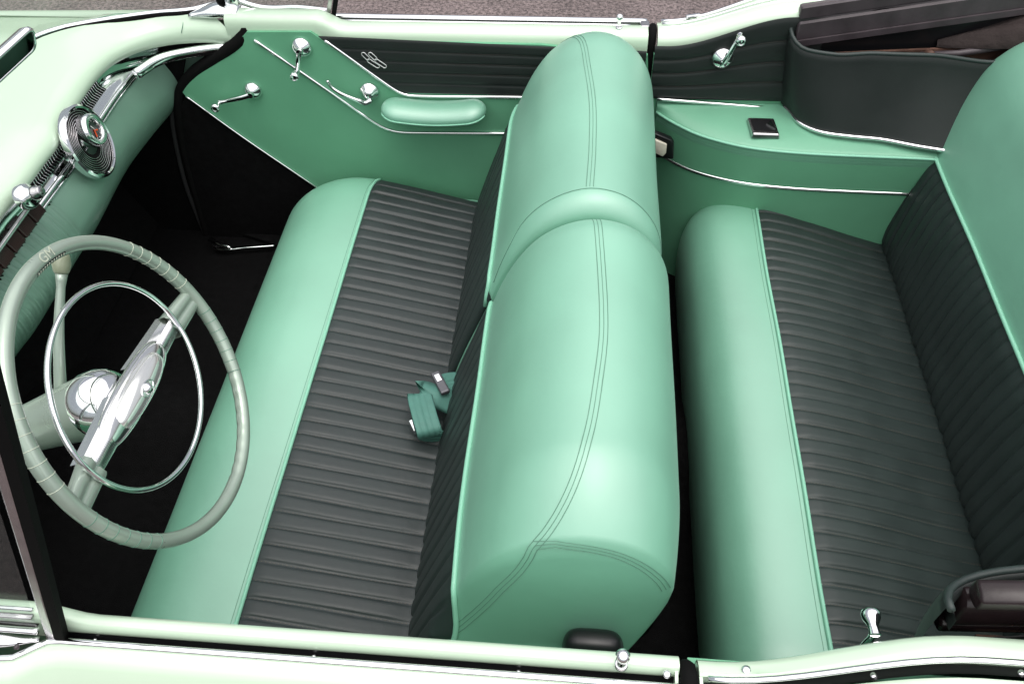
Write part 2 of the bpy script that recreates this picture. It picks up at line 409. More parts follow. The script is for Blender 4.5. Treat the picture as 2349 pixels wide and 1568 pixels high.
    MB().tube([Vector((x, s*(e0f(x) + .0035), 1.0 + kick(x))) for x in frange(XQ0 + .01, XQ1, 60)], .0042, 8).build('belt_molding', CHROME, quarter)
    MB().tube([Vector((x, s*(e0f(x) + (.034 if far else .028) + .012*smooth01(.22, .40, x)), .992 + kick(x))) for x in frange(XQ0 + .01, XQ1, 60)], .007 if far else .0045, 8, flat=(Vector((0, 0, 1)), .6)).build('sill_molding', CHROME, quarter)
    for x in (.30, .46, .62) if not far else (.35,):
        MB().lathe([(.0045, 0), (.004, .0016), (0, .0024)], (x, s*(e0f(x) + .0085), .9822 + kick(x)), (0, 0, 1), 12).build('screw', CHROME, quarter)
    if not far:
        c = P(1712, 1536, z=1.001); MB().lathe([(.0062, 0), (.0058, .0016), (.0032, .003), (0, .0032)], c, (0, 0, 1), 14).build('screw', CHROME, quarter)
    else:
        c = P(1864, 98, y=.79)
    # rubber bumper in the gap between door and quarter
    MB().tube(spline([(.082, s*.775, .80), (.083, s*.778, .93), (.084, s*.785, .985), (.085, s*.80, .998), (.086, s*.822, .992)], 14), .011, 10).build('gap_seal', RUBBER, quarter)
    if far:
        MB().box((.066, .826, .985), .012, .016, .016).build('latch', DCHROME, quarter, smooth=False, bevel=.004)
        MB().box((.080, .806, .978), .004, .010, .014).build('latch_tongue', RUST, quarter, smooth=False, bevel=.002)
        c = P(1590, 38, z=1.012); MB().box(c, .020, .006, .005, (Vector((.95, .3, 0)).normalized(), Vector((-.3, .95, 0)).normalized(), Vector((0, 0, 1)))).build('snap_clip', CHROME, quarter, smooth=False, bevel=.003)
        c = P(1865, 98, y=.765); MB().lathe([(.0045, 0), (.004, .0016), (0, .0024)], P(1555, 98, y=.775), (0, -.6, .8), 12).build('screw', CHROME, quarter)
    MB().poly([(.074, s*.80, .99), (.096, s*.80, .99), (.096, s*.80, .4), (.074, s*.80, .4)], (0, s*.01, 0)).build('lock_pillar', BLACK, quarter, smooth=False)
    return door, quarter

def crank(parent, name, hub, knob, ax, r):
    ax = Vector(ax); hub = Vector(hub); knob = Vector(knob)
    m = MB().lathe([(0, 0), (r*1.02, 0), (r*1.05, .003), (r*.95, .008), (r*.72, .015), (r*.45, .0195), (r*.3, .022), (0, .0225)], hub, ax, 28)
    m.lathe([(r*.34, .018), (r*.36, .026), (r*.30, .030), (0, .031)], hub, ax, 18)
    a = hub + ax*.026; b = knob - ax*.016
    p = spline([a, a.lerp(b, .3) + ax*.004, a.lerp(b, .75) + ax*.002, b], 16)
    m.tube(p, lambda t: .0078 - .0026*t + .002*smooth01(.85, 1, t), 10, flat=(ax, .6))
    m.lathe([(0, -.002), (.0075, -.002), (.0066, .006), (.0072, .012), (.0115, .020), (.0125, .026), (.0108, .031), (.0072, .0325), (.0065, .0318), (0, .0318)], b, ax, 20)
    return m.build(name, CHROME, parent, angle=60)

def emblem(parent, T):
    m = MB()
    for (a, b) in (((834, 125), (843, 134)), ((847, 140), (866, 152)), ((850, 125), (860, 134)), ((864, 140), (882, 152))):
        A, B = T(*a), T(*b); d = (B - A).normalized(); n = Vector((d.z, 0, -d.x)); w = .0052
        pts = []
        for k in range(9): an = math.pi*(.5 + k/8); pts.append(A + d*(math.cos(an)*w) + n*(math.sin(an)*w))
        for k in range(9): an = math.pi*(-.5 + k/8); pts.append(B + d*(math.cos(an)*w) + n*(math.sin(an)*w))
        m.tube(pts, .0013, 6, closed=True)
    return m.build('number_emblem', material('silver_emblem', (.75, .75, .75), .3, metal=.6), parent)

far_door, far_quarter = make_side(1)
near_door, near_quarter = make_side(-1)

# ------------------------------------------------------------------ padded surfaces
class Pad:
    """an upholstered block: profile (x, z) swept along y with rounded ends"""
    def __init__(s, prof, y0, y1, e0, e1, core, n=72, wob=.002, crease=False):
        s.crease = crease
        s.p = spline([Vector((x, z, 0)) for x, z in prof], n); s.n = n
        s.y0, s.y1, s.e0, s.e1, s.core, s.wob = y0, y1, e0, e1, core, wob   # e = (radius along y, inset in x, inset in z)
        s.w = max(abs(q[0] - core[0]) for q in s.p); s.h = max(abs(q[1] - core[1]) for q in s.p)
    def u_at(s, x, z):
        return min(range(s.n), key=lambda i: (s.p[i][0] - x)**2 + (s.p[i][1] - z)**2)
    def ev(s, u, y):
        u = min(max(u, 0), s.n - 1); i = min(int(u), s.n - 2); q = s.p[i].lerp(s.p[i+1], u - i); x, z = q[0], q[1]
        for d, e in ((y - (s.y1 - s.e1[0]), s.e1), ((s.y0 + s.e0[0]) - y, s.e0)):
            if d > 0:
                t = min(d / e[0], 1)
                if s.crease and y < 0 and y < (s.y0 + s.y1)/2:          # boxed end with a sewn edge
                    kz = .18*(t/.72)**1.7 if t < .72 else .18 + .82*((t - .72)/.28)**.9
                    k = .12*(t/.72)**2 if t < .72 else .12 + .88*((t - .72)/.28)**1.2
                    cz = max(0, min(1, (z - s.core[1]) / s.h))
                else:
                    k = kz = 1 - math.sqrt(max(0, 1 - t*t)); cz = max(-1, min(1, (z - s.core[1]) / s.h))
                x -= (e[3] if len(e) > 3 and x > s.core[0] else e[1])*k*max(-1, min(1, (x - s.core[0]) / s.w)); z -= e[2]*kz*cz
        f = s.wob * (math.sin(7*y + 3*u/s.n) + .6*math.sin(15*y + 9*u/s.n + 1))
        return Vector((x, y, z + f*.6)) + Vector((f*.4, 0, 0))
    def normal(s, u, y):
        d = .002
        yy = min(max(y, s.y0 + d*1.5), s.y1 - d*1.5)
        a = s.ev(u + .4, yy) - s.ev(u - .4, yy); b = s.ev(u, yy + d) - s.ev(u, yy - d)
        n = b.cross(a).normalized(); q = s.ev(u, yy)
        return n if n.dot(Vector((q.x - s.core[0], 0, q.z - s.core[1]))) > 0 else -n
    def ys(s, n):
        r = []
        for k in range(24): r.append(s.y0 + s.e0[0]*(k/24 if s.crease else 1 - math.cos(math.pi/2*k/24)))
        a, b = s.y0 + s.e0[0], s.y1 - s.e1[0]
        r += frange(a, b, n)
        for k in range(1, 11): r.append(b + s.e1[0]*math.sin(math.pi/2*k/10))
        return r
    def mesh(s, n=40):
        ys = s.ys(n); rows = [[s.ev(u, y) for u in range(s.n)] for y in ys]
        def cap(row, sg):
            c = Vector((s.core[0], row[0].y, s.core[1])); out = []
            for k in (.93, .8, .6, .3, .02): out.append([c + (p - c)*k + Vector((0, sg*.014*(1 - k**3), 0)) for p in row])
            return out
        return MB().grid(cap(rows[0], -1)[::-1] + rows + cap(rows[-1], 1))

def pleats(pad, ua, ub, ya, yb, pitch, h, base=.0015, sub=10, m=26, taper=(.12, .12)):
    n = round((yb - ya) / pitch); rows = []
    for j in range(n*sub + 1):
        y = ya + (yb - ya)*j/(n*sub); fr = abs(((j % sub) / sub) - .5)*2
        row = []
        for i in range(m + 1):
            t = i/m; u = ua + (ub - ua)*t
            k = min(1, t/taper[0] + .4, (1 - t)/taper[1] + .35)
            o = base + h*k*(1 - fr**5.5)*(1 + .12*math.sin(j//sub*2.7))
            edge = .0 if 0 < i < m else -base*1.2
            yy = y + .0013*math.sin(t*4 + (j//sub)*1.9)
            row.append(pad.ev(u, yy) + pad.normal(u, yy)*(o + edge))
        rows.append(row)
    # sides go down into the pad
    rows = [[Vector(p) - pad.normal(ua + (ub-ua)*i/m, ya)*.006 for i, p in enumerate(rows[0])]] + rows + [[Vector(p) - pad.normal(ua + (ub-ua)*i/m, yb)*.006 for i, p in enumerate(rows[-1])]]
    return MB().grid(rows), n

def stitches(pad, ua, ub, ya, yb, n, h=.0026, step=.0062, r=.0007, every=1):
    m = MB()
    for q in range(1, n):
        y = ya + (yb - ya)*q/n
        pts = [pad.ev(ua + (ub - ua)*i/120, y + .0013*math.sin(i/120*4 + q*1.9)) + pad.normal(ua + (ub - ua)*i/120, y)*h for i in range(121)]
        L = 0; on = False; last = pts[0]
        acc = 0
        for i in range(1, 121):
            acc += (pts[i] - pts[i-1]).length
            if acc >= step:
                d = (pts[i] - pts[i-1]).normalized(); c = pts[i]; a = c - d*step*.36; b = c + d*step*.36
                up = Vector((0, 0, 1)); sdv = d.cross(up).normalized()*r; nn = pad.normal(ua + (ub - ua)*i/120, y)*r
                m.add([a, c + sdv, b, c - sdv, c + nn], [(0, 1, 4), (1, 2, 4), (2, 3, 4), (3, 0, 4)])
                acc = 0
    return m

def seam(pad, uv, offs=(-.0068, 0, .0068), r=(.00055, .0005, .00055), lift=.0004, n=120):
    """lines of thread on a pad; uv = [(u, y)...]"""
    q = spline([Vector((u, y*100, 0)) for u, y in uv], n)
    base = [pad.ev(p[0], p[1]/100) for p in q]; nor = [pad.normal(p[0], p[1]/100) for p in q]
    m = MB()
    for o, rr in zip(offs, r):
        pts = []
        for i in range(n):
            t = (base[min(i+1, n-1)] - base[max(i-1, 0)]).normalized(); b = t.cross(nor[i])
            pts.append(base[i] + b*o + nor[i]*lift)
        m.tube(pts, rr, 5)
    return m

# ------------------------------------------------------------------ front seat
fc_prof = [(-.30, .44), (-.32, .52), (-.37, .527), (-.45, .545), (-.56, .573), (-.667, .598), (-.715, .606), (-.77, .605), (-.83, .588), (-.882, .555), (-.917, .508), (-.930, .45), (-.927, .39), (-.915, .33)]
fc = Pad(fc_prof, -.70, .715, (.07, .035, .05), (.12, .10, .045), (-.60, .44), n=90)
front_cushion = fc.mesh().build('front_seat_cushion', MINT, car)
ua, ub = fc.u_at(-.35, .525), fc.u_at(-.667, .598)
pm, npl = pleats(fc, ua, ub, -.685, .690, .0368, .0062, taper=(.3, .06))
pm.build('pleated_insert', WORN, front_cushion)
stuff(stitches(fc, ua, ub, -.685, .690, npl).build('stitching', TAN, front_cushion))
MB().tube([fc.ev(ub + .35, y) + fc.normal(ub + .35, y)*.0025 for y in frange(-.69, .708, 90)], .0042, 8).build('piping', PIPE, front_cushion)
stuff(seam(fc, [(ub + 1.3, -.68), (ub + 1.3, 0), (ub + 1.3, .69)], (0,), (.0006,), 0).build('edge_stitching', THREAD, front_cushion))

bk_prof = [(-.385, .46), (-.368, .52), (-.335, .62), (-.295, .73), (-.258, .835), (-.232, .905), (-.200, .970), (-.160, 1.025), (-.11, 1.062), (-.055, 1.078), (.0, 1.068), (.045, 1.036), (.078, .985), (.091, .925), (.082, .86), (.055, .76), (.02, .64), (-.03, .50)]
def backrest(y0, y1, e0, e1, dx, near):
    prof = [(x + dx, z) for x, z in bk_prof]
    b = Pad(prof, y0, y1, e0, e1, (-.13 + dx, .72), n=90, crease=near)
    o = b.mesh(36).build('front_seat_back', MINT, car)
    u0, u1 = b.u_at(-.372 + dx, .51), b.u_at(-.258 + dx, .835)
    ya, yb = (y0 + .012, y1 - .001) if near else (y0 + .001, y1 - .012)
    pm, n = pleats(b, u0, u1, ya, yb, .0368, .0058, taper=(.1, .25))
    pm.build('pleated_insert', DARK, o)
    pp = []
    for y in frange(y0 + .002, y1 - .002, 90):
        ed = min(y - y0, y1 - y); drop = 1.5*max(0, 1 - ed/.03)**2
        uu = u1 + .6 - drop*2.2 + .25*math.sin(y*17)
        pp.append(b.ev(uu, y) + b.normal(uu, y)*.003)
    MB().tube(pp, .0048, 8).build('piping', PIPE, o)
    uc = b.u_at(-.060 + dx, 1.078)
    if near:
        uf = b.u_at(-.10 + dx, 1.05)
        main = [(uc + .3, y1 - .004), (uc + .9, -.14), (uc + 1.3, -.29), (uc + 1.0, -.38), (uc + .1, -.50), (uc - 1.6, -.585), (uc - 4.6, -.634), (uc - 10, -.651), (uc - 17, -.662), (uc - 26, -.671), (uc - 36, -.678)]
        stuff(seam(b, main, n=160).build('top_seam', THREAD, o))
        cross = [(uc - 4.6, -.634), (uc - 1, -.6365), (uc + 4, -.638), (uc + 8, -.6395), (uc + 12, -.641)]
        stuff(seam(b, cross).build('end_seam', THREAD, o))
    else:
        main = [(uc, y0 + .052), (uc + .2, .20), (uc + .1, .35), (uc - .8, .49), (uc - 2.0, .62), (uc - 4, .69), (uc - 8, .726)]
        stuff(seam(b, main).build('top_seam', THREAD, o))
        cross = [(u1 + 2, .022), (u1 + 8, .036), (uc - 10, .050), (uc - 4, .056), (uc, .058), (uc + 6, .054), (uc + 13, .044), (uc + 18, .03)]
        stuff(seam(b, cross, (0,), (.0009,)).build('end_seam', THREAD, o))
    # dark fabric panel on the back of the rest
    ra, rb = b.u_at(.094 + dx, .895), b.n - 1
    rows = [[b.ev(ra + (rb - ra)*i/12, y) + b.normal(ra + (rb - ra)*i/12, y)*(.013*math.sin(math.pi*min(1, max(.0, i/12*.93 + .07)))**.5 - .003) for i in range(13)] for y in frange(y0 + .03, y1 - .03, 20)]
    MB().grid(rows).build('back_panel', CARPET if near else IRON, o)
    return b, o
far_pad, far_back = backrest(.012, .735, (.045, .02, .05), (.15, .05, .10, .055), -.004, False)
near_pad, near_back = backrest(-.686, .004, (.18, .014, .36, .095), (.06, .02, .045), .006, True)
# black hinge cover at the near end
rows = []
for i in range(13):
    a = i/12; th = math.pi*a; e = math.sin(th)**.35 if 0 < a < 1 else 0
    y = -.722 + .05*(.5 - .5*math.cos(th))
    rows.append([(-.028 + .048*e*math.copysign(abs(math.cos(t))**.45, math.cos(t)), y, .758 + .078*e*math.copysign(abs(math.sin(t))**.5, math.sin(t))) for t in [2*math.pi*k/28 for k in range(28)]])
MB().grid(rows, closed_v=True).build('hinge_cover', BLACK, near_back)
# seat base under the cushion
MB().box((-.53, 0, .33), .23, .66, .07).build('seat_riser', BLACK, front_cushion, smooth=False)

# ------------------------------------------------------------------ rear seat
rc_prof = [(.80, .42), (.78, .495), (.74, .505), (.66, .528), (.55, .565), (.46, .59), (.405, .600), (.36, .606), (.31, .603), (.265, .585), (.228, .545), (.210, .49), (.205, .42), (.21, .33)]
rc = Pad(rc_prof, -.675, .675, (.09, .05, .06), (.09, .07, .06), (.5, .43))
rear_cushion = rc.mesh().build('rear_seat_cushion', MINT, car)
ua, ub = rc.u_at(.77, .50), rc.u_at(.405, .600)
pm, npl = pleats(rc, ua, ub, -.655, .655, .0366, .0060, taper=(.35, .07))
pm.build('pleated_insert', DARK, rear_cushion)
stuff(stitches(rc, ua, ub, -.655, .655, npl).build('stitching', TAN, rear_cushion))
MB().tube([rc.ev(ub + .4, y) + rc.normal(ub + .4, y)*.0025 for y in frange(-.66, .66, 90)], .0042, 8).build('piping', PIPE, rear_cushion)
stuff(seam(rc, [(ub + 1.4, -.65), (ub + 1.4, 0), (ub + 1.4, .65)], (0,), (.0006,), 0).build('edge_stitching', THREAD, rear_cushion))

rb_prof = [(.80, .42), (.765, .47), (.752, .54), (.757, .62), (.768, .72), (.785, .80), (.806, .88), (.829, .957), (.858, 1.032), (.900, 1.088), (.955, 1.116), (1.01, 1.11), (1.05, 1.06), (1.07, .98), (1.08, .8)]
rb = Pad(rb_prof, -.69, .685, (.12, .04, .10), (.13, .012, .10), (.95, .75), n=80)
rear_back = rb.mesh().build('rear_seat_back', MINT, car)
ua, ub = rb.u_at(.755, .50), rb.u_at(.785, .80)
pm, npl = pleats(rb, ua, ub, -.672, .672, .0366, .0068, taper=(.1, .14))
pm.build('pleated_insert', DARK, rear_back)
MB().tube([rb.ev(ub + .4, y) + rb.normal(ub + .4, y)*.003 for y in frange(-.685, .685, 90)], .0045, 8).build('piping', PIPE, rear_back)

# ------------------------------------------------------------------ far quarter trim
def far_quarter_trim(q):
    Y = .742
    def T(px, py, y=Y): return P(px, py, y=y)
    # lower green panel
    MB().poly([(.09, Y + .004, .96), (.09, Y + .004, .25), (.9, Y + .004, .25), (.9, Y + .004, .90)], (0, .01, 0)).build('trim_panel', TRIM, q, smooth=False)
    # dark pleated upper panel: seams that rise with the belt
    rows = []; n = 4
    for j in range(n*8 + 1):
        t = j/(n*8); row = []
        for i in range(41):
            x = .09 + .40*i/40
            zt = .972 + kick(x)*.98 + .014; zb = .838
            z = zb + (zt - zb)*t; fr = abs(((t*n) % 1) - .5)*2
            row.append((x, Y - .0045*(1 - fr**5), z))
        rows.append(row)
    MB().grid(rows).build('pleated_insert', DARKTRIM, q)
    st = MB()
    for k in range(1, n):
        st.tube([Vector((.09 + .33*i/30, Y - .0015, .838 + (.982 + kick(.09 + .33*i/30)*.98 - .838)*k/n)) for i in range(31)], .0008, 5)
    stuff(st.build('stitching', DARKTHREAD, q))
    MB().tube([p + Vector((0, 0, .006)) for p in spline([T(1505, 232, .734), T(1660, 244, .734), T(1806, 256, .734)], 20)], .0046, 8).build('trim_strip', CHROME, q)
    # armrest shelf: top, rounded front lip, front face
    e = [P(1505, 262, z=.80), P(1540, 284, z=.80), P(1600, 313, z=.80), P(1680, 336, z=.80), P(1750, 348, z=.80), P(1850, 357, z=.80), P(1950, 362, z=.80), P(2095, 368, z=.80), P(2150, 371, z=.80)]
    e = spline(e, 50); rows = []
    for p in e:
        x, y = p.x, min(p.y, Y - .01); d = Y - y
        rows.append([(x, Y + .002, .829), (x, Y - .3*d, .826), (x, Y - .6*d, .820), (x, y + .012, .811), (x, y + .003, .806), (x, y, .800), (x, y, .793), (x, y + .004, .770), (x, y + .010, .72), (x, y + .016, .66), (x, y + .022, .60), (x, y + .026, .50), (x, y + .03, .26)])
    arm = MB().grid(rows).build('armrest', ARMV, q)
    MB().tube([Vector((p.x, min(p.y, Y - .01) - .0005, .806)) for p in e], .0036, 8).build('piping', PIPE, arm)
    pts = [Vector((p.x, min(p.y, Y - .01) + .0015, .786)) for p in e]; st = MB()
    for i in range(len(pts) - 1):
        for k in range(4):
            a = pts[i].lerp(pts[i+1], k/4 + .05); b = pts[i].lerp(pts[i+1], k/4 + .19); st.tube([a, b], .0006, 4)
    stuff(st.build('stitching', PIPE, arm))
    # lower face below the chrome strip is trim coloured
    rows2 = []; strip = []
    for p in e:
        x, y = p.x, min(p.y, Y - .01)
        zc = .682 + .006*smooth01(.12, .35, x)
        rows2.append([(x, y + .002, .789), (x, y + .0035, .765), (x, y + .008, .72), (x, y + .0135, .66), (x, y + .0195, .60), (x, y + .0235, .50), (x, y + .0275, .26)])
        strip.append(Vector((x, y + .006 + (.76 - zc)*.09, zc)))
    MB().grid(rows2).build('armrest_skirt', TRIM, arm)
    MB().tube(strip, .0052, 8).build('trim_strip', CHROME, q)
    # ashtray let into the shelf
    c = P(1750, 296, z=.822); u = Vector((.0345, .001, -.001)); v = Vector((-.004, .034, .0028))
    MB().add([c - u - v, c + u - v, c + u + v, c - u + v, c - u*.94 - v*.94 + Vector((0, 0, .010)), c + u*.94 - v*.94 + Vector((0, 0, .010)), c + u*.94 + v*.9 + Vector((0, 0, .010)), c - u*.94 + v*.9 + Vector((0, 0, .010))],
             [(0,1,5,4), (1,2,6,5), (2,3,7,6), (3,0,4,7), (4,5,6,7)]).build('ashtray', DCHROME, q, smooth=False, bevel=.003)
    MB().add([c + u*.8 + v*.75 + Vector((0,0,.0108)), c + u*.8 - v*.6 + Vector((0,0,.0108)), c - u*.8 - v*.6 + Vector((0,0,.0108)), c - u*.8 + v*.75 + Vector((0,0,.0108))], [(0,1,2,3)]).build('ashtray_lid', BLACK, q, smooth=False)
    MB().poly([c + u*.2 + v*.1 + Vector((0,0,.011)), c + u*.72 - v*.45 + Vector((0,0,.011)), c + u*.62 + v*.5 + Vector((0,0,.011))], (0, 0, .003)).build('ashtray_pull', CHROME, q, smooth=False)
    # courtesy lamp beside the seat back
    MB().poly([P(1500, 306, y=.655), P(1540, 322, y=.650), P(1546, 330, y=.650), P(1545, 366, y=.655), P(1500, 362, y=.66)], (0, .02, 0)).build('lamp_bezel', BLACK, q, bevel=.003)
    MB().poly([P(1503, 322, y=.647), P(1530, 332, y=.647), P(1528, 352, y=.647), P(1520, 360, y=.647), P(1503, 352, y=.647)], (0, .01, 0)).build('lamp_lens', IVORY, q, bevel=.002)
    crank(q, 'window_crank', P(1658, 139, y=.726) + Vector((0, .012, 0)), P(1699, 90, y=.700), (0, -1, 0), .0275)
far_quarter_trim(far_quarter)
# near quarter: crank that shows over the belt, and plain trim
crank(near_quarter, 'window_crank', (.335, -.748, .86), P(2001, 1425, y=-.715), (0, 1, 0), .0225)
MB().poly([(.09, -.775, .96), (.09, -.775, .34), (.9, -.775, .34), (.9, -.775, .96)], (0, .012, 0)).build('trim_panel', TRIM, near_quarter, smooth=False)

# ------------------------------------------------------------------ covers of the wells that take the folded hood
def well(q, s):
    Yw = .675
    # outline of the cover seen from inside: (x, z) rows from bottom to top, rounded front corner
    rows = []
    plan = spline([Vector((.408, s*.748, 0)), Vector((.405, s*.728, 0)), Vector((.412, s*.705, 0)), Vector((.435, s*.684, 0)), Vector((.47, s*.670, 0)), Vector((.52, s*.660, 0)), Vector((.62, s*.652, 0)), Vector((.75, s*.650, 0)), Vector((.95, s*.650, 0))], 36)
    foot = spline([Vector((.430, s*.745, 0)), Vector((.436, s*.735, 0)), Vector((.446, s*.718, 0)), Vector((.466, s*.664, 0)), Vector((.512, s*.627, 0)), Vector((.58, s*.612, 0)), Vector((.656, s*.602, 0)), Vector((.745, s*.575, 0)), Vector((.95, s*.53, 0))], 36)
    if s < 0:
        plan = [p + Vector((-.024, 0, 0)) for p in plan]; foot = [p + Vector((-.024, 0, 0)) for p in foot]
    for i in range(36):
        a = i/35
        # path in plan: starts at the panel, turns round the front corner, runs back
        p = plan[i]; row = []
        zt = 1.036 - .026*smooth01(.0, .14, a) + (.058 if s < 0 else 0) + .01*smooth01(.25, .4, a) - .015*smooth01(.6, .85, a)
        zb = .826; pf = foot[i]
        for k in range(15):
            t = k/14
            z = zb + (zt - zb)*t
            lean = .010*math.sin(math.pi*t)
            tt = 1 - (1 - t)**1.7; row.append((pf.x + (p.x - pf.x)*tt, pf.y + (p.y - pf.y)*tt - s*lean*.4, z))
        # rolled top edge
        row += [(p.x + .003, p.y + s*.004, zt + .004), (p.x + .006, p.y + s*.010, zt + .004), (p.x + .009, p.y + s*.014, zt - .002), (p.x + .010, p.y + s*.015, zt - .03)]
        rows.append(row)
    if s < 0: rows = rows[1:]
    w = MB().grid(rows).build('well_cover', DARKTRIM, q)
    low = [Vector((r[0][0], r[0][1] - s*.003, r[0][2] + .003)) for r in rows]
    if s > 0: MB().tube(low, .0052, 8).build('trim_strip', CHROME, w)
    top = [Vector((r[15][0], r[15][1], r[15][2] + .001)) for r in rows]
    MB().tube(top, .0050, 8).build('edge_welt', DARK, w)
well(far_quarter, 1); well(near_quarter, -1)

# ------------------------------------------------------------------ folded hood: rails, links and canvas
hood = MB()
def rail(x0, x1, y, z0, z1, w, h, s, sub):
    if s < 0:
        sec = [(w*math.copysign(abs(math.cos(q))**.6, math.cos(q)), h*math.copysign(abs(math.sin(q))**.6, math.sin(q))*(1 - .12*max(0, math.cos(3*q)))) for q in [-2*math.pi*k/28 for k in range(28)]]
    else: sec = [(-w, -h), (-w*.5, -h*1.02), (0, -h*.7), (w*.4, -h), (w, -h*.9), (w, h*.7), (w*.5, h), (w*.2, h*.72), (-w*.25, h*.75), (-w*.5, h), (-w, h*.85)]
    rows = [[(x, s*(y + .01*t) + a, z0 + (z1 - z0)*t + b) for a, b in sec] for t, x in ((t, x0 + (x1 - x0)*t) for t in frange(0, 1, 12))]
    return [[(x0 - d, s*y + a*k, z0 + b*k) for a, b in sec] for k, d in ((.02, .004), (.7, .004), (.92, .002))] + rows
def folded_top():
    c = MB()
    # canvas bundle across the back
    rows = []
    for i in range(60):
        y = -.86 + 1.72*i/59; row = []
        for k in range(22):
            an = math.pi*k/21
            r = .13*(1 + .07*math.sin(3*an + y*9) + .05*math.sin(7*an - y*15))
            row.append((1.22 - math.cos(an)*r*1.15 + .04*math.sin(y*5), y, 1.02 + math.sin(an)*r*.9 + .012*math.sin(y*11)))
        rows.append(row)
    c.grid(rows)
    top = c.build('folded_top', CANVAS, car)
    for s in (1, -1):
        # canvas that runs forward over the links
        rows = []
        for i in range(24):
            t = i/23; row = []
            for k in range(14):
                an = math.pi*k/13
                x = .755 + .40*t; half = .008 + .10*t**.8
                row.append((x, s*(.735 - .02*t) - math.cos(an)*half, 1.005 + .075*t + math.sin(an)*(.012 + .08*t)*(1 + .15*math.sin(5*an + 9*t))))
            rows.append(row)
        MB().grid(rows).build('canvas_fold', CANVAS, top)
        # side rails
        for yc, zc, w, h in ((.750, 1.079, .014, .014), (.738, 1.040, .014, .021), (.730, 1.010, .010, .008)) if s > 0 else ((.716, 1.100, .016, .016), (.704, 1.040, .016, .036), (.700, .985, .012, .012)):
            MB().grid(rail(.425 if s > 0 else .418, .95, yc, zc, zc + .090, w, h, s, 0), closed_v=True).build('side_rail', IRON if s > 0 else GLOSSBROWN, top, angle=35)
        MB().poly([(.425, s*.7405, .86), (1.2, s*.7405, .86), (1.2, s*.7405, 1.17), (.60, s*.7405, 1.09), (.425, s*.7405, 1.03)], (0, s*.002, 0)).build('well_lining', BLACK, top, smooth=False)
        MB().grid([[(x, s*(.715 + .01*t), .965 + .03*t + b) for b in (-.02, .02)] + [(x, s*(.723 + .01*t), .965 + .03*t + b) for b in (.02, -.02)] for t, x in ((t, .46 + .5*t) for t in frange(0, 1, 8))], closed_v=True).build('link_arm', RUST, top, smooth=False)
        MB().tube([Vector((.72, s*.715, .99)), Vector((.80, s*.70, 1.005)), Vector((.92, s*.70, 1.03))], .008, 8).build('link_arm', IRON, top)
        for (x, y, z) in ((.455, .745, 1.01), (.62, .712, .985), (.735, .70, 1.0)):
            MB().lathe([(.0, .010), (.007, .010), (.010, .006), (.011, 0), (.011, -.012)], (x, s*y, z), (0, -s, .5), 16).build('pivot_bolt', RUST, top)
        if s > 0: MB().lathe([(0, .02), (.012, .02), (.016, .014), (.017, 0), (.017, -.03)], (.452, .752, 1.0) if s > 0 else (.412, -.712, 1.03), (-1, -.3, .2), 18).build('rail_hinge', IRON, top)
    MB().grid([[(x, y, .93) for x in (.95, 1.6)] for y in (-.8, .8)]).build('well_floor', BLACK, top)
    return top
top = folded_top()
# rear deck behind, out of the frame
MB().grid([[(x, y, 1.08 - .10*max(0, x - 1.5) - .10*abs(y/.8)**4) for x in frange(1.40, 2.6, 12)] for y in frange(-.85, .85, 20)]).build('rear_deck', PAINT, car)

# ------------------------------------------------------------------ floor and sills
MB().grid([[(x, y, .28 + .11*math.exp(-(y/.16)**2)*(1 if x < -.2 else 1)) for x in frange(-1.75, 1.3, 20)] for y in frange(-.84, .84, 33)]).build('floor_carpet', CARPET, car)
MB().grid([[(-1.45 - .25*t, y, .30 + .6*t) for t in (0, 1)] for y in (-.8, .8)]).build('firewall', CARPET, car)
for s in (1, -1):
    MB().poly([(-1.0, s*.785, .95), (-1.16, s*.785, .9), (-1.235, s*.785, .75), (-1.27, s*.785, .28), (-1.75, s*.785, .28), (-1.75, s*.785, .95)], (0, s*.01, 0)).build('kick_panel', CARPET, car, smooth=False)
sp = [P(x, y, z=.305) for x, y in ((486, 556), (500, 571), (560, 567), (630, 562))]
MB().tube(spline(sp, 30), .006, 8, flat=(Vector((0, 0, 1)), .5)).build('sill_plate', CHROME, car)
MB().tube(spline([P(484, 552, z=.31), P(500, 560, z=.315), P(530, 568, z=.31)], 10), lambda t: .012 - .006*t, 8).build('sill_end_cap', CHROME, car)
MB().poly([(-1.27, .80, .29), (1.0, .80, .29), (1.0, .72, .29), (-1.0, .70, .29)], (0, 0, .006)).build('sill_tread', CARPET, car, smooth=False)
MB().poly([(-1.27, -.80, .29), (1.0, -.80, .29), (1.0, -.72, .29), (-1.0, -.70, .29)], (0, 0, .006)).build('sill_tread', CARPET, car, smooth=False)

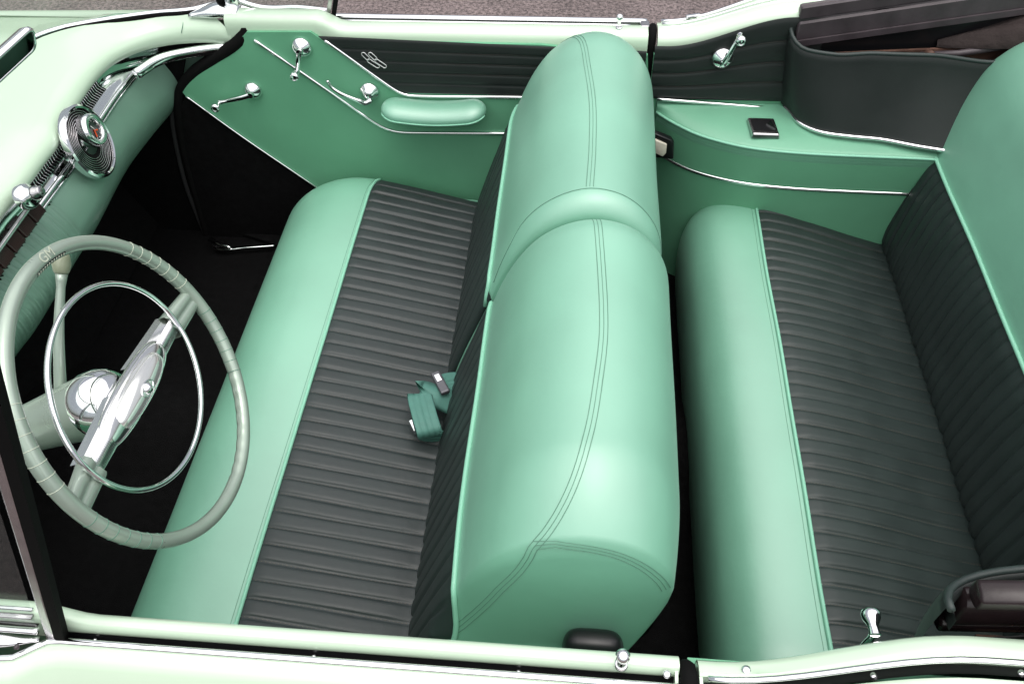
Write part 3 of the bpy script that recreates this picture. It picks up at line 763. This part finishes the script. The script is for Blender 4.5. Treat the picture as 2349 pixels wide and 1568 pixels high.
# ------------------------------------------------------------------ dashboard
LIP = [(531, 86), (470, 83), (409, 86), (350, 96), (306, 110), (275, 125), (249, 143), (225, 167), (204, 194), (187, 219), (170, 245), (150, 285), (133, 323), (100, 366), (68, 409), (34, 450), (0, 490)]
lip = [P(x, y, z=.975) for x, y in LIP] + [Vector((-1.262, -.15, .975)), Vector((-1.262, -.35, .975)), Vector((-1.262, -.55, .975)), Vector((-1.24, -.68, .975)), Vector((-1.10, -.765, .975))]
lip = spline(lip, 120)
def ws_line(y):                      # base of the windscreen in plan, bowed forward
    return -1.86 + .62*abs(y/.86)**2.6
def dash_top():
    rows = []
    for p in lip:
        # matching point under the windscreen, fanned out
        y2 = p.y*1.07 if abs(p.y) < .70 else p.y*1.07
        x2 = ws_line(y2)
        if p.x > -1.18: x2 = min(p.x - .02, ws_line(.83) + (p.x + 1.18)*1.2); y2 = math.copysign(.80 + .03*smooth01(-1.18, -1.0, p.x), p.y)
        d = Vector((x2, y2, 1.015))
        a = Vector((p.x, p.y, .975)); out = (a - d); out.z = 0; L = out.length; out.normalize()
        row = [a - out*.012 + Vector((0, 0, -.022)), a - out*.003 + Vector((0, 0, -.012)), a, a - out*.006 + Vector((0, 0, .012)), a - out*.020 + Vector((0, 0, .024)), a - out*min(.045, L*.5) + Vector((0, 0, .032))]
        b = row[-1]
        for k in range(1, 7): t = k/6; row.append(b.lerp(d, t) + Vector((0, 0, .012*math.sin(math.pi*t))))
        rows.append(row)
    return rows
drows = dash_top()
dash = MB().grid(drows).build('dashboard', PAINT, car)
# seam between dash and cowl
MB().tube([Vector(r[9]) + Vector((0, 0, .0002)) for r in drows], .0012, 5).build('cowl_seam', THREAD, dash)
MB().tube([Vector((-1.135, .765, .985)), Vector((-1.13, .775, 1.0)), Vector((-1.132, .80, 1.010))], .001, 5).build('pad_joint', THREAD, dash)
c = P(181, 64, z=1.02); MB().lathe([(.006, 0), (.005, .002), (0, .003)], c, (0, 0, 1), 12).build('screw', CHROME, dash)
# chrome facing below the lip
BEAD = [(531, 100), (470, 105), (400, 116), (350, 138), (310, 166), (285, 195), (262, 225), (240, 258), (215, 297), (180, 352), (135, 412), (90, 472), (45, 538), (0, 603)]
bead = [P(x, y, z=.905) for x, y in BEAD] + [Vector((-1.25, -.2, .905)), Vector((-1.25, -.45, .905)), Vector((-1.24, -.62, .905)), Vector((-1.10, -.72, .905))]
bead = spline(bead, 120)
lipb = [Vector(r[0]) for r in drows]
rows = []
for i in range(120):
    a, b = lipb[i], bead[i]
    rows.append([a + Vector((0, 0, .004)), a.lerp(b, .25) + Vector((-.008, 0, 0)), a.lerp(b, .6) + Vector((-.010, 0, 0)), a.lerp(b, .9) + Vector((-.004, 0, 0)), b])
MB().grid(rows).build('dash_facing', CHROME, dash)
MB().tube(bead, .0062, 10).build('dash_bead', CHROME, dash)
MB().tube([p + Vector((.001, 0, -.012)) for p in bead], .004, 8).build('dash_bead', CHROME, dash)
# fluted dark speaker grille: fine upright chrome ribs
g0 = min(range(120), key=lambda i: abs(bead[i].y - .60)); g1 = min(range(120), key=lambda i: abs(bead[i].y - .20))
MB().grid([[Vector(p) + Vector((.004, 0, 0)) for p in (rows[i][0], rows[i][1], rows[i][2])] for i in range(g0, g1 + 1)]).build('speaker_grille', FLATBLACK, dash)
rib = MB()
yy = .595
while yy > .205:
    i = min(range(119), key=lambda k: abs(bead[k].y - yy)); a, b, c2 = (Vector(rows[i][k]) for k in (0, 1, 2))
    for q in (a, b, c2): q.y += yy - bead[i].y
    rib.tube([q + Vector((.0050, 0, 0)) for q in (a, b, c2)], .0013, 5); yy -= .0090
stuff(rib.build('grille_ribs', CHROME, dash))
# lower painted panel with pressed ribs
low = [P(432, 150, z=.84), P(412, 195, z=.80)] + [P(x, y, z=.74) for x, y in ((380, 250), (330, 310), (270, 390), (200, 520), (150, 600), (60, 750), (0, 830))] + [Vector((-1.285, -.4, .74)), Vector((-1.28, -.6, .74)), Vector((-1.2, -.72, .74))]
low = spline(low, 300); bd = spline(bead, 600); low = spline(low, 600); rows = []
for i in range(600):
    a, b = bd[i] + Vector((.002, 0, -.016)), low[i]
    ribd = 0
    if -.62 < a.y < .19:
        ph = (a.y / .034) % 1; ribd = .009*max(0, 1 - abs(ph - .28)/.14) + .009*max(0, 1 - abs(ph - .60)/.14)
    rows.append([a.lerp(b, t) + Vector((.042*math.sin(math.pi*t*.8) + ribd*min(1, (1 - t)*4), 0, .0)) for t in frange(0, 1, 12)])
MB().grid(rows).build('lower_panel', DASHP, dash)
MB().grid([[low[i], low[i] + Vector((-.06, 0, -.05))] for i in range(0, 600, 12)]).build('panel_return', BLACK, dash)
# glove box style chrome cap at the far end
MB().tube(spline([Vector((-1.24, .66, .925)), Vector((-1.20, .725, .93)), Vector((-1.12, .758, .935)), Vector((-1.03, .775, .94))], 24), .011, 10, flat=(Vector((0, 0, 1)), 1.4)).build('end_molding', CHROME, dash)
# clock dish: ridged chrome plate below the grille
cc = P(226, 322, x=-1.215); ca = Vector((.95, .10, .24)).normalized()
cc = cc + Vector((-.030, 0, -.006))
dish = MB().lathe([(.030, .002), (.077, .002), (.078, .010), (.082, .012), (.087, .009), (.088, 0), (.087, -.006)], cc, ca, 64).build('clock_dish', CHROME, dash, angle=40)
MB().lathe([(.030, .0032), (.0765, .0032)], cc, ca, 64).build('dish_dark_reflection', FLATBLACK, dish)  # black disc painting the dark reflections between the chrome ridges
rg = MB()
e1 = Vector((0, 0, 1)); e1 = (e1 - ca*e1.dot(ca)).normalized(); e2 = ca.cross(e1)
for k in range(7):
    r_ = .0405 + .0054*k; rg.tube([cc + ca*.0045 + (e1*math.cos(q*math.pi/32) + e2*math.sin(q*math.pi/32))*r_ for q in range(64)], .0011, 5, closed=True)
stuff(rg.build('dish_ridges', DCHROME, dish))
co = cc + Vector((.006, .020, .018))
MB().lathe([(.024, .010), (.0245, .016), (.028, .018), (.031, .016), (.033, .019), (.037, .016), (.039, .008), (.039, -.01)], co, ca, 48).build('clock_bezel', CHROME, dash)
MB().lathe([(0, .0105), (.0248, .0105)], co, ca, 40).build('clock_face', DIAL, dash)
uu = Vector((0, 0, 1)); uu = (uu - ca*uu.dot(ca)).normalized(); ww = ca.cross(uu)
tick = MB()
for k in range(12):
    an = math.pi*k/6; d = uu*math.cos(an) + ww*math.sin(an); tick.box(co + ca*.0112 + d*.0205, .0012, .0007, .0004, (d, ca.cross(d), ca))
tick.box(co + ca*.0125 + (uu*.8 + ww*.3)*.007, .008, .0009, .0004, ((uu*.8 + ww*.3).normalized(), ca.cross((uu*.8 + ww*.3).normalized()), ca))
stuff(tick.build('hour_marks', WHITE, dash))
for dvec, L in ((( -uu*.9 + ww*.45), .009), ((-uu*.5 + ww*-.8), .007)):
    d = dvec.normalized(); MB().box(co + ca*.0122 + d*L*.8 + ww*.002, L, .0016, .0005, (d, ca.cross(d), ca)).build('clock_hand', RED, dash, smooth=False)
# radio: knob, dial strip, keys
kc = P(62, 450, x=-1.225); ka = Vector((.93, .05, .36)).normalized()
kn = MB().lathe([(.027, -.01), (.027, .003), (.024, .008), (.019, .010), (.0185, .015), (.016, .018), (.0155, .023)], kc, ka, 32).build('radio_knob', CHROME, dash)
pr = []
for k in range(30): pass
MB().lathe([(.0140, .016), (.0140, .029), (.0115, .031), (.0110, .039), (.009, .041), (0, .0405)], kc, ka, 24).build('knob_core', DCHROME, dash)
for i in range(7):
    y = .105 - i*.047
    MB().box((-1.246, y, .932), .008, .0215, .017, (Vector((.94, 0, .33)), Vector((0, 1, 0)), Vector((-.33, 0, .94)))).build('radio_key', BUTTON, dash, smooth=False, bevel=.003)
MB().box((-1.240, -.055, .955), .004, .20, .004).build('dial_strip', DCHROME, dash, smooth=False, bevel=.002)

# ------------------------------------------------------------------ steering wheel
WC = Vector((-.71853664, -.46922138, 1.09576382)); WN = Vector((.91688049, .11381397, .38259189)).normalized()
WU = Vector((0, 0, 1)).cross(WN).normalized(); WV = WN.cross(WU)
def wp(u, v, d=0): return WC + WU*u + WV*v + WN*d
RR = .229
m = MB(); rows = []
for i in range(180):
    a = 2*math.pi*i/180; deg = math.degrees(a); row = []
    notch = 1 if 258 < deg < 316 else 0
    for k in range(16):
        b = 2*math.pi*k/16; r = .0110
        if notch and math.cos(b) < -.3: r -= .0022*(.5 + .5*math.cos(deg*math.pi/3.0))*(-math.cos(b))
        rad = RR + r*math.cos(b)
        row.append(wp(rad*math.cos(a), rad*math.sin(a), r*1.05*math.sin(b)))
    rows.append(row)
wheel = MB().grid(rows, closed_u=True, closed_v=True).build('steering_wheel', WHEELP, car)
SA = math.radians(-10)
su = Vector((math.cos(SA), math.sin(SA))); sv = Vector((-math.sin(SA), math.cos(SA)))
def sp_(a, b, d): return wp(su.x*a + sv.x*b, su.y*a + sv.y*b, d)
for base in (350, 168):
    for side in (1, -1):
        for k in range(7):
            if base == 350 and side == -1 and False: continue
            a = math.radians(base + side*(8 + 4.9*k))
            pts = [wp((RR + .0111*math.cos(b))*math.cos(a), (RR + .0111*math.cos(b))*math.sin(a), .01165*math.sin(b)) for b in [2*math.pi*q/20 for q in range(20)]]
            MB().tube(pts, .00055, 5, closed=True).build('grip_ring', GROOVE if side*(1 if base == 350 else -1) > 0 else THREAD, wheel)
# spokes: plastic root at the rim, chrome blade with fluted face
for sg in (1, -1):
    rows = []
    for t in frange(0, 1, 10):
        a = sg*(.225 - .074*t); w = .018 + .004*t; d = -.002 - .012*t; h = .008 + .002*t
        rows.append([sp_(a, x*w, d + z*h) for x, z in ((-1, -.8), (-1, .3), (-.7, .95), (-.15, .8), (0, .45), (.15, .8), (.7, .95), (1, .3), (1, -.8), (0, -1.1))])
    MB().grid(rows, closed_v=True).build('spoke_root', WHEELP, wheel)
    rows = []
    for t in frange(0, 1, 12):
        a = sg*(.160 - .13*t); w = .0175 + .005*t; d = -.019 - .004*t
        rows.append([sp_(a, x*w, d + z) for x, z in ((-1.12, -.014), (-1.0, .002), (-.62, .010), (.62, .010), (1.0, .002), (1.12, -.014), (0, -.02))])
    MB().grid(rows, closed_v=True).build('spoke_blade', SATIN, wheel, angle=30)
    fl = MB()
    for k in range(17):
        a = sg*(.156 - .0036*k); fl.tube([sp_(a, -.012, -.0095), sp_(a, .012, -.0095)], .0014, 5)
    stuff(fl.build('spoke_flutes', CHROME, wheel))
# hub behind the blades
MB().lathe([(0, .0), (.030, -.004), (.046, -.018), (.052, -.035), (.053, -.055), (.050, -.065)], wp(0, 0, -.034), WN, 40).build('hub', CHROME, wheel)
# long clear-lensed horn button across the hub
def pod(a0, a1, w, h, base, pw=.55):
    rows = []
    for t in frange(0, 1, 25):
        a = a0 + (a1 - a0)*(.5 - .5*math.cos(math.pi*t)); e = math.sin(math.pi*t)**pw if 0 < t < 1 else .001
        rows.append([sp_(a, w*e*math.cos(b), base + h*e*max(-.4, math.sin(b))) for b in [2*math.pi*k/24 for k in range(24)]])
    return MB().grid(rows, closed_v=True)
pod(-.108, .108, .029, .019, -.018).build('button_bezel', SATIN, wheel)
pod(-.078, .078, .025, .026, -.014, .5).build('horn_button', CLEAR, wheel)
MB().lathe([(0, .010), (.006, .0085), (.0095, .004), (.010, 0)], sp_(-.005, 0, .0085), WN, 24).build('button_emblem', CHROME, wheel)
pts = [sp_(-.005 + .017*math.cos(b), .0085*math.sin(b), .0112) for b in [2*math.pi*q/40 for q in range(40)]]
MB().tube(pts, .0016, 6, closed=True).build('emblem_ring', CHROME, wheel)
# horn ring
pts = [wp(-.008 + .164*math.cos(b), .022 + .142*math.sin(b), .003) for b in [2*math.pi*q/120 for q in range(120)]]
MB().tube(pts, .0042, 10, closed=True).build('horn_ring', CHROME, wheel)
# lettering on the rim
def text(s, size, u, v, rot, mat, parent, name, d):
    cu = bpy.data.curves.new(name, 'FONT'); cu.body = s; cu.size = size; cu.align_x = 'CENTER'; cu.align_y = 'CENTER'; cu.extrude = .0003
    o = bpy.data.objects.new(name, cu); COL.objects.link(o); o.parent = parent
    ca_, sa_ = math.cos(rot), math.sin(rot); X = WU*ca_ + WV*sa_; Yv = WV*ca_ - WU*sa_
    mt = Matrix((X, Yv, WN)).transposed().to_4x4(); mt.translation = wp(u, v, d); o.matrix_world = mt
    cu.materials.append(mat); bpy.context.view_layer.update()
    me = bpy.data.meshes.new_from_object(o); w_ = o.matrix_world.copy(); bpy.data.objects.remove(o)
    o = bpy.data.objects.new(name, me); COL.objects.link(o); o.parent = parent; o.matrix_world = w_
    return o
la = math.radians(72)
text('GM', .020, (RR+.003)*math.cos(la), (RR+.003)*math.sin(la), la - math.pi/2, GROOVE, wheel, 'rim_letters', .0115)
bar = MB()
rows = []
for i in range(20):
    a = la + math.radians(-9 + 18*i/19)
    rows.append([wp((RR + .0113*math.cos(b))*math.cos(a), (RR + .0113*math.cos(b))*math.sin(a), .0119*math.sin(b)) for b in [math.radians(d_) for d_ in (118, 130, 145, 158)]])
MB().grid(rows).build('rim_plate', DIAL, wheel)
pm_ = MB()
for i in range(12):
    a = la + math.radians(-8 + 16*i/11)
    pm_.tube([wp((RR + .0115*math.cos(b))*math.cos(a), (RR + .0115*math.cos(b))*math.sin(a), .0122*math.sin(b)) for b in [math.radians(d_) for d_ in (125, 138, 150)]], .0006, 4)
stuff(pm_.build('plate_letters', GROOVE, wheel))

# ------------------------------------------------------------------ steering column and shift lever
cax = (WN*-1).normalized()
col_path = [wp(0, 0, -.075) + cax*t for t in frange(0, .62, 24)]
column = MB().tube(col_path, lambda t: .050 - .013*smooth01(0, .3, t), 28).build('steering_column', WHEELP, car)
base = wp(0, 0, -.17) + Vector((0, .03, .018)); tip = P(141, 628, x=-.86); end = P(141, 578, x=-.86)
lv = spline([base, base.lerp(tip, .5) + Vector((0, 0, .008)), tip], 20)
MB().tube(lv, lambda t: .0095 - .0035*t + .003*smooth01(.9, 1, t), 12).build('shift_lever', WHEELP, column)
ks = MB(); d = (end - tip); L = d.length; d.normalize()
ks.lathe([(0, 0), (.009, 0), (.0115, L*.12), (.0135, L*.4), (.0125, L*.75), (.0095, L), (0, L*1.02)], tip, d, 20)
ks.build('shift_knob', material('olive_knob', (.22, .25, .17), .35, coat=.3), column)

# ------------------------------------------------------------------ windscreen, pillars, mirror
wsl = []
for t in frange(-1, 1, 80):
    y = .835*math.sin(t*math.pi/2*.999) if False else .835*t
    wsl.append(Vector((ws_line(y)*1 + 0, y, 1.018)))
cl = spline([P(500, 8, z=1.02), P(440, 24, z=1.02), P(350, 32, z=1.02), P(275, 42, z=1.02), P(200, 54, z=1.02), P(140, 66, z=1.02), P(80, 86, z=1.02), P(20, 118, z=1.02), Vector((-1.62, .40, 1.02)), Vector((-1.70, .2, 1.02)), Vector((-1.72, 0, 1.02)), Vector((-1.70, -.2, 1.02)), Vector((-1.62, -.42, 1.02)), Vector((-1.48, -.66, 1.02)), Vector((-1.3, -.78, 1.02)), Vector((-1.06, -.83, 1.02))], 110)
rows = []
for p in cl:
    rk = Vector((.42, -.04*p.y, .40))
    rows.append([p + rk*t for t in frange(0, 1, 6)])
shield = MB().grid(rows).build('windscreen', GLASS, car)
MB().tube([p + Vector((.004, 0, .002)) for p in cl], .0075, 8).build('reveal_molding', CHROME, shield)
MB().tube([p + Vector((.014, -.006 if p.y > 0 else .006, -.002)) for p in cl], .0065, 8).build('rubber_gasket', RUBBER, shield)
MB().tube([r[-1] for r in rows], .014, 10).build('header_rail', CHROME, shield)
for s in (1, -1):
    # chrome foot and post of the wraparound screen
    ft = [Vector((-1.115, s*.800, 1.016)), Vector((-1.07, s*.808, 1.022)), Vector((-1.03, s*.815, 1.026)), Vector((-.985, s*.815, 1.02))]
    MB().tube(spline(ft, 16), lambda t: .012 + .022*smooth01(0, .6, t), 14, flat=(Vector((0, 0, 1)), .5)).build('pillar_foot', CHROME, shield)
    MB().tube(spline([Vector((-1.0, s*.82, 1.02)), Vector((-.995, s*.825, 1.10)), Vector((-.94, s*.82, 1.25)), Vector((-.80, s*.79, 1.42))], 16), .020, 12, flat=(Vector((0, 1, 0)), .7)).build('pillar', CHROME, shield)
    MB().tube(spline([Vector((-1.035, s*.83, 1.025)), Vector((-1.03, s*.835, 1.10)), Vector((-.975, s*.83, 1.25)), Vector((-.83, s*.80, 1.42))], 16), .011, 10).build('pillar_seal', RUBBER, shield)

def vent(door, s):
    # vent wing: glass, rear post with its rubber, lower frame
    yb = s*.832 if s > 0 else -.806
    lean = Vector((.17, -s*.012, .50))
    b = Vector((-.752, yb, .992)) if s > 0 else P(130, 1452, y=-.806)
    up = lean if s > 0 else (P(-12, 950, y=-.79) - b)
    up = up.normalized()
    x_ = Vector((1, 0, 0)); sx = (x_ - up*x_.dot(up)).normalized()
    L = .62
    sec = [(-.0085, -.006), (-.0065, .006), (.001, .006), (.003, -.006)]
    rows = [[b + up*(L*t) + sx*(a - .004) + Vector((0, q, 0)) for a, q in sec] for t in frange(-.04, 1, 6)]
    fr = MB().grid(rows, closed_v=True).build('vent_frame', DCHROME, door, smooth=False, bevel=.002)
    rows = [[b + up*(L*t) + sx*(a + .006) + Vector((0, q, 0)) for a, q in [(-.005, -.008), (-.006, .007), (.0055, .007), (.0075, -.008)]] for t in frange(-.06, 1, 6)]
    MB().grid(rows, closed_v=True).build('post_rubber', RUBBER, door, smooth=False)
    if s < 0:
        X = frange(-1.0, -.768, 10)
        def strip(name, mat, y0, y1, z): MB().grid([[(x, -y0, z - .002), (x, -y0, z), (x, -y1, z), (x, -y1, z - .002)] for x in X]).build(name, mat, door)
        strip('vent_channel', BLACK, .798, .8065, 1.006)
        MB().tube([(x, -.790, 1.032) for x in X], .0028, 8).build('vent_sill', CHROME, door)
        MB().tube([(x, -.797, 1.026) for x in X], .0045, 8, flat=(Vector((0, 0, 1)), .5)).build('vent_sill', DCHROME, door)
        MB().tube([(x, -.8095, 1.010) for x in X + [-.762]], .0048, 10, flat=(Vector((0, 0, 1)), .8)).build('vent_sill', CHROME, door)
        MB().tube(spline([(-1.0, -.8215, 1.0), (-.85, -.8215, 1.0), (-.79, -.820, .999), (-.764, -.815, .997)], 24), lambda t: .0105 - .007*smooth01(.75, 1, t), 14, flat=(Vector((0, 0, 1)), .75)).build('vent_cap', CHROME, door)
        MB().lathe([(0, .004), (.003, .003), (.004, 0)], (-.785, -.829, 1.003), (0, -.6, .8), 10).build('screw', IRON, door)
    else:
        y2 = yb + s*.002
        f0 = Vector((-1.02, yb, 1.02))
        MB().tube(spline([b + Vector((-.004, s*.006, .022)), b + Vector((-.08, s*.008, .028)), b + Vector((-.19, s*.006, .030)), f0 + Vector((0, 0, .05)), f0 + Vector((.01, 0, .15))], 26), .0075, 10).build('vent_sill', CHROME, door)
        MB().tube(spline([b + Vector((0, -s*.012, .012)), b + Vector((-.10, -s*.012, .016)), b + Vector((-.24, -s*.012, .018))], 16), .0048, 8).build('vent_sill', CHROME, door)
        MB().grid([[(x, yb - s*.0135 + s*q, 1.009) for q in (0, .018)] for x in frange(-1.0, -.76, 6)]).build('vent_channel', BLACK, door)
        # broad chrome cap outside
        MB().tube(spline([b + Vector((.0, s*.008, -.004)), b + Vector((-.03, s*.018, .006)), b + Vector((-.10, s*.026, .010)), b + Vector((-.26, s*.028, .012))], 20), lambda t: .004 + .013*smooth01(0, .35, t), 12, flat=(Vector((0, 0, 1)), .7)).build('vent_cap', CHROME, door)
    a = b + Vector((-.018, 0, .02)); c_ = a + up*.42
    MB().grid([[a.lerp(c_, t), Vector((-1.0, yb, 1.04)).lerp(Vector((-.80, yb*.97, 1.42)), t)] for t in frange(0, 1, 6)]).build('vent_glass', GLASS, door)
vent(far_door, 1); vent(near_door, -1)

# rear view mirror on its stalk
def mirror():
    pts = [P(-75, 178, z=1.30), P(0, 62, z=1.33)]
    c0 = P(76, 58, z=1.335); c1 = P(84, 110, z=1.285)
    yv = Vector((0, 1, 0))
    up = (c0 - c1); h = up.length; up = up.normalized()
    ax = (P(0, 178, x=c1.x - .02) - c1); ax.normalize(); ax = (ax - up*ax.dot(up)).normalized()
    n = up.cross(ax); n = n if n.dot(CAM - c0) > 0 else -n
    L = .22
    def rr(inset, off, rad=.014, k=6):
        pts = []; a0, a1, b0, b1 = inset, L - inset, inset, h - inset
        for (cx_, cy_, st) in ((a1 - rad, b1 - rad, 0), (a0 + rad, b1 - rad, 90), (a0 + rad, b0 + rad, 180), (a1 - rad, b0 + rad, 270)):
            for q in range(k + 1):
                an = math.radians(st + 90*q/k); pts.append(c1 + ax*(cx_ + rad*math.cos(an)) + up*(cy_ + rad*math.sin(an)) + n*off)
        return pts
    m = MB().grid([rr(.02, -.022), rr(.006, -.016), rr(0, -.006), rr(0, .0), rr(.002, .003), rr(.0055, .003), rr(.006, .0012)], closed_v=True)
    m.f.append(tuple(range(28)))
    hs = m.build('rear_view_mirror', CHROME, car)
    g = MB(); g.v = [tuple(p) for p in rr(.0055, .0015)]; g.f = [tuple(range(28))]
    g.build('mirror_glass', MIRROR, hs, smooth=False)
    mid = c1 + ax*(L*.5) + up*(h*.5) - n*.02
    MB().tube(spline([mid, mid + Vector((-.06, 0, .0)), mid + Vector((-.14, 0, .05))], 10), .006, 8).build('mirror_stalk', CHROME, hs)
mirror()

# front wings and bonnet, mostly beyond the frame
def wing_rows():
    rows = []
    for x in frange(-2.9, -1.0, 24):
        t = smooth01(-1.9, -1.0, x); row = []
        for y in frange(-.93, .93, 41):
            a = abs(y); z = 1.0 - .02*(1 - t) - .25*max(0, (a - .84)/.09)**2
            row.append((x, y, z))
        rows.append(row)
    return rows
bon = MB()
rows = []
for q in range(110):
    p = cl[q]; rows.append([p + Vector((-.0, 0, -.004)), p + Vector((-.03, .012*(1 if p.y > 0 else -1)*smooth01(.5, .8, abs(p.y)), -.012)), Vector((min(p.x - .10, -1.05), p.y*1.02, .992)), Vector((-2.6, p.y*1.0, .97))])
bon.grid(rows)
for s in (1, -1):
    bon.grid([[(x, s*.830, .990), (x, s*(.845 + .006*smooth01(-1.4, -1.75, x)), .982), (x, s*(.855 + .008*smooth01(-1.4, -1.75, x)), .955), (x, s*.870, .80), (x, s*.875, .45)] for x in frange(-2.6, XD0 - .006, 14)])
bon.build('bonnet', PAINT, car)

# ------------------------------------------------------------------ lap belt on the front cushion
def webbing(pts, name, parent, w=.024, tw=None):
    pts = spline(pts, 36); rows = []
    for i, p in enumerate(pts):
        t = (pts[min(i+1, 35)] - pts[max(i-1, 0)]).normalized(); wd = tw(i/35) if tw else Vector((0, 1, 0))
        wd = (wd - t*wd.dot(t)).normalized(); n = t.cross(wd)
        rows.append([p + wd*w*k + n*h for k, h in ((-1, -.0008), (-.93, .0006), (-.55, .0010), (-.48, -.0004), (-.40, .0012), (-.04, .0012), (.0, -.0003), (.06, .0012), (.40, .0012), (.48, -.0004), (.55, .0010), (.93, .0006), (1, -.0008), (.2, -.0022), (-.6, -.0022))])
    return MB().grid(rows, closed_v=True).build(name, WEB, parent)
zb = .562
w1 = P(987, 882, z=zb + .04) - P(937, 920, z=zb + .04); w2 = P(1015, 984, z=zb + .03) - P(957, 997, z=zb + .03)
webbing([P(1040, 925, z=zb + .012), P(1000, 908, z=zb + .036), P(968, 897, z=zb + .044), P(962, 902, z=zb + .044), P(972, 945, z=zb + .045), P(984, 986, z=zb + .035), P(987, 997, z=zb + .022), P(992, 1002, z=zb + .006), P(1012, 1000, z=zb)], 'seat_belt', front_cushion, w=.0275, tw=lambda t: w1.lerp(w2, smooth01(.3, .9, t)))
w3 = P(1029, 908, z=zb + .03) - P(1008, 850, z=zb + .03)
webbing([P(1068, 872, z=zb + .014), P(1040, 872, z=zb + .022), P(1015, 880, z=zb + .030), P(1000, 886, z=zb + .020)], 'belt_tail', front_cushion, w=.026, tw=lambda t: w3)
b_c = P(1010, 878, z=zb + .045); bd_ = (P(1024, 905, z=zb + .045) - P(996, 853, z=zb + .045)).normalized(); bn = Vector((0, 0, 1)); bs = bd_.cross(bn)
MB().box(b_c, .033, .011, .006, (bd_, bs, bn)).build('belt_buckle', BUCKLE, front_cushion, smooth=False, bevel=.004, seg=3)
MB().box(b_c - bd_*.012 + bn*.0065, .010, .006, .0012, (bd_, bs, bn)).build('buckle_button', CHROME, front_cushion, smooth=False, bevel=.001)
MB().box(P(950, 978, z=zb + .016), .006, .016, .008, (bs, bd_, bn)).build('buckle_tongue', CHROME, front_cushion, smooth=False, bevel=.002)
MB().tube(spline([P(982, 1228, z=.545), P(979, 1236, z=.548), P(981, 1243, z=.545)], 8), .0022, 6).build('belt_anchor', CHROME, front_cushion)
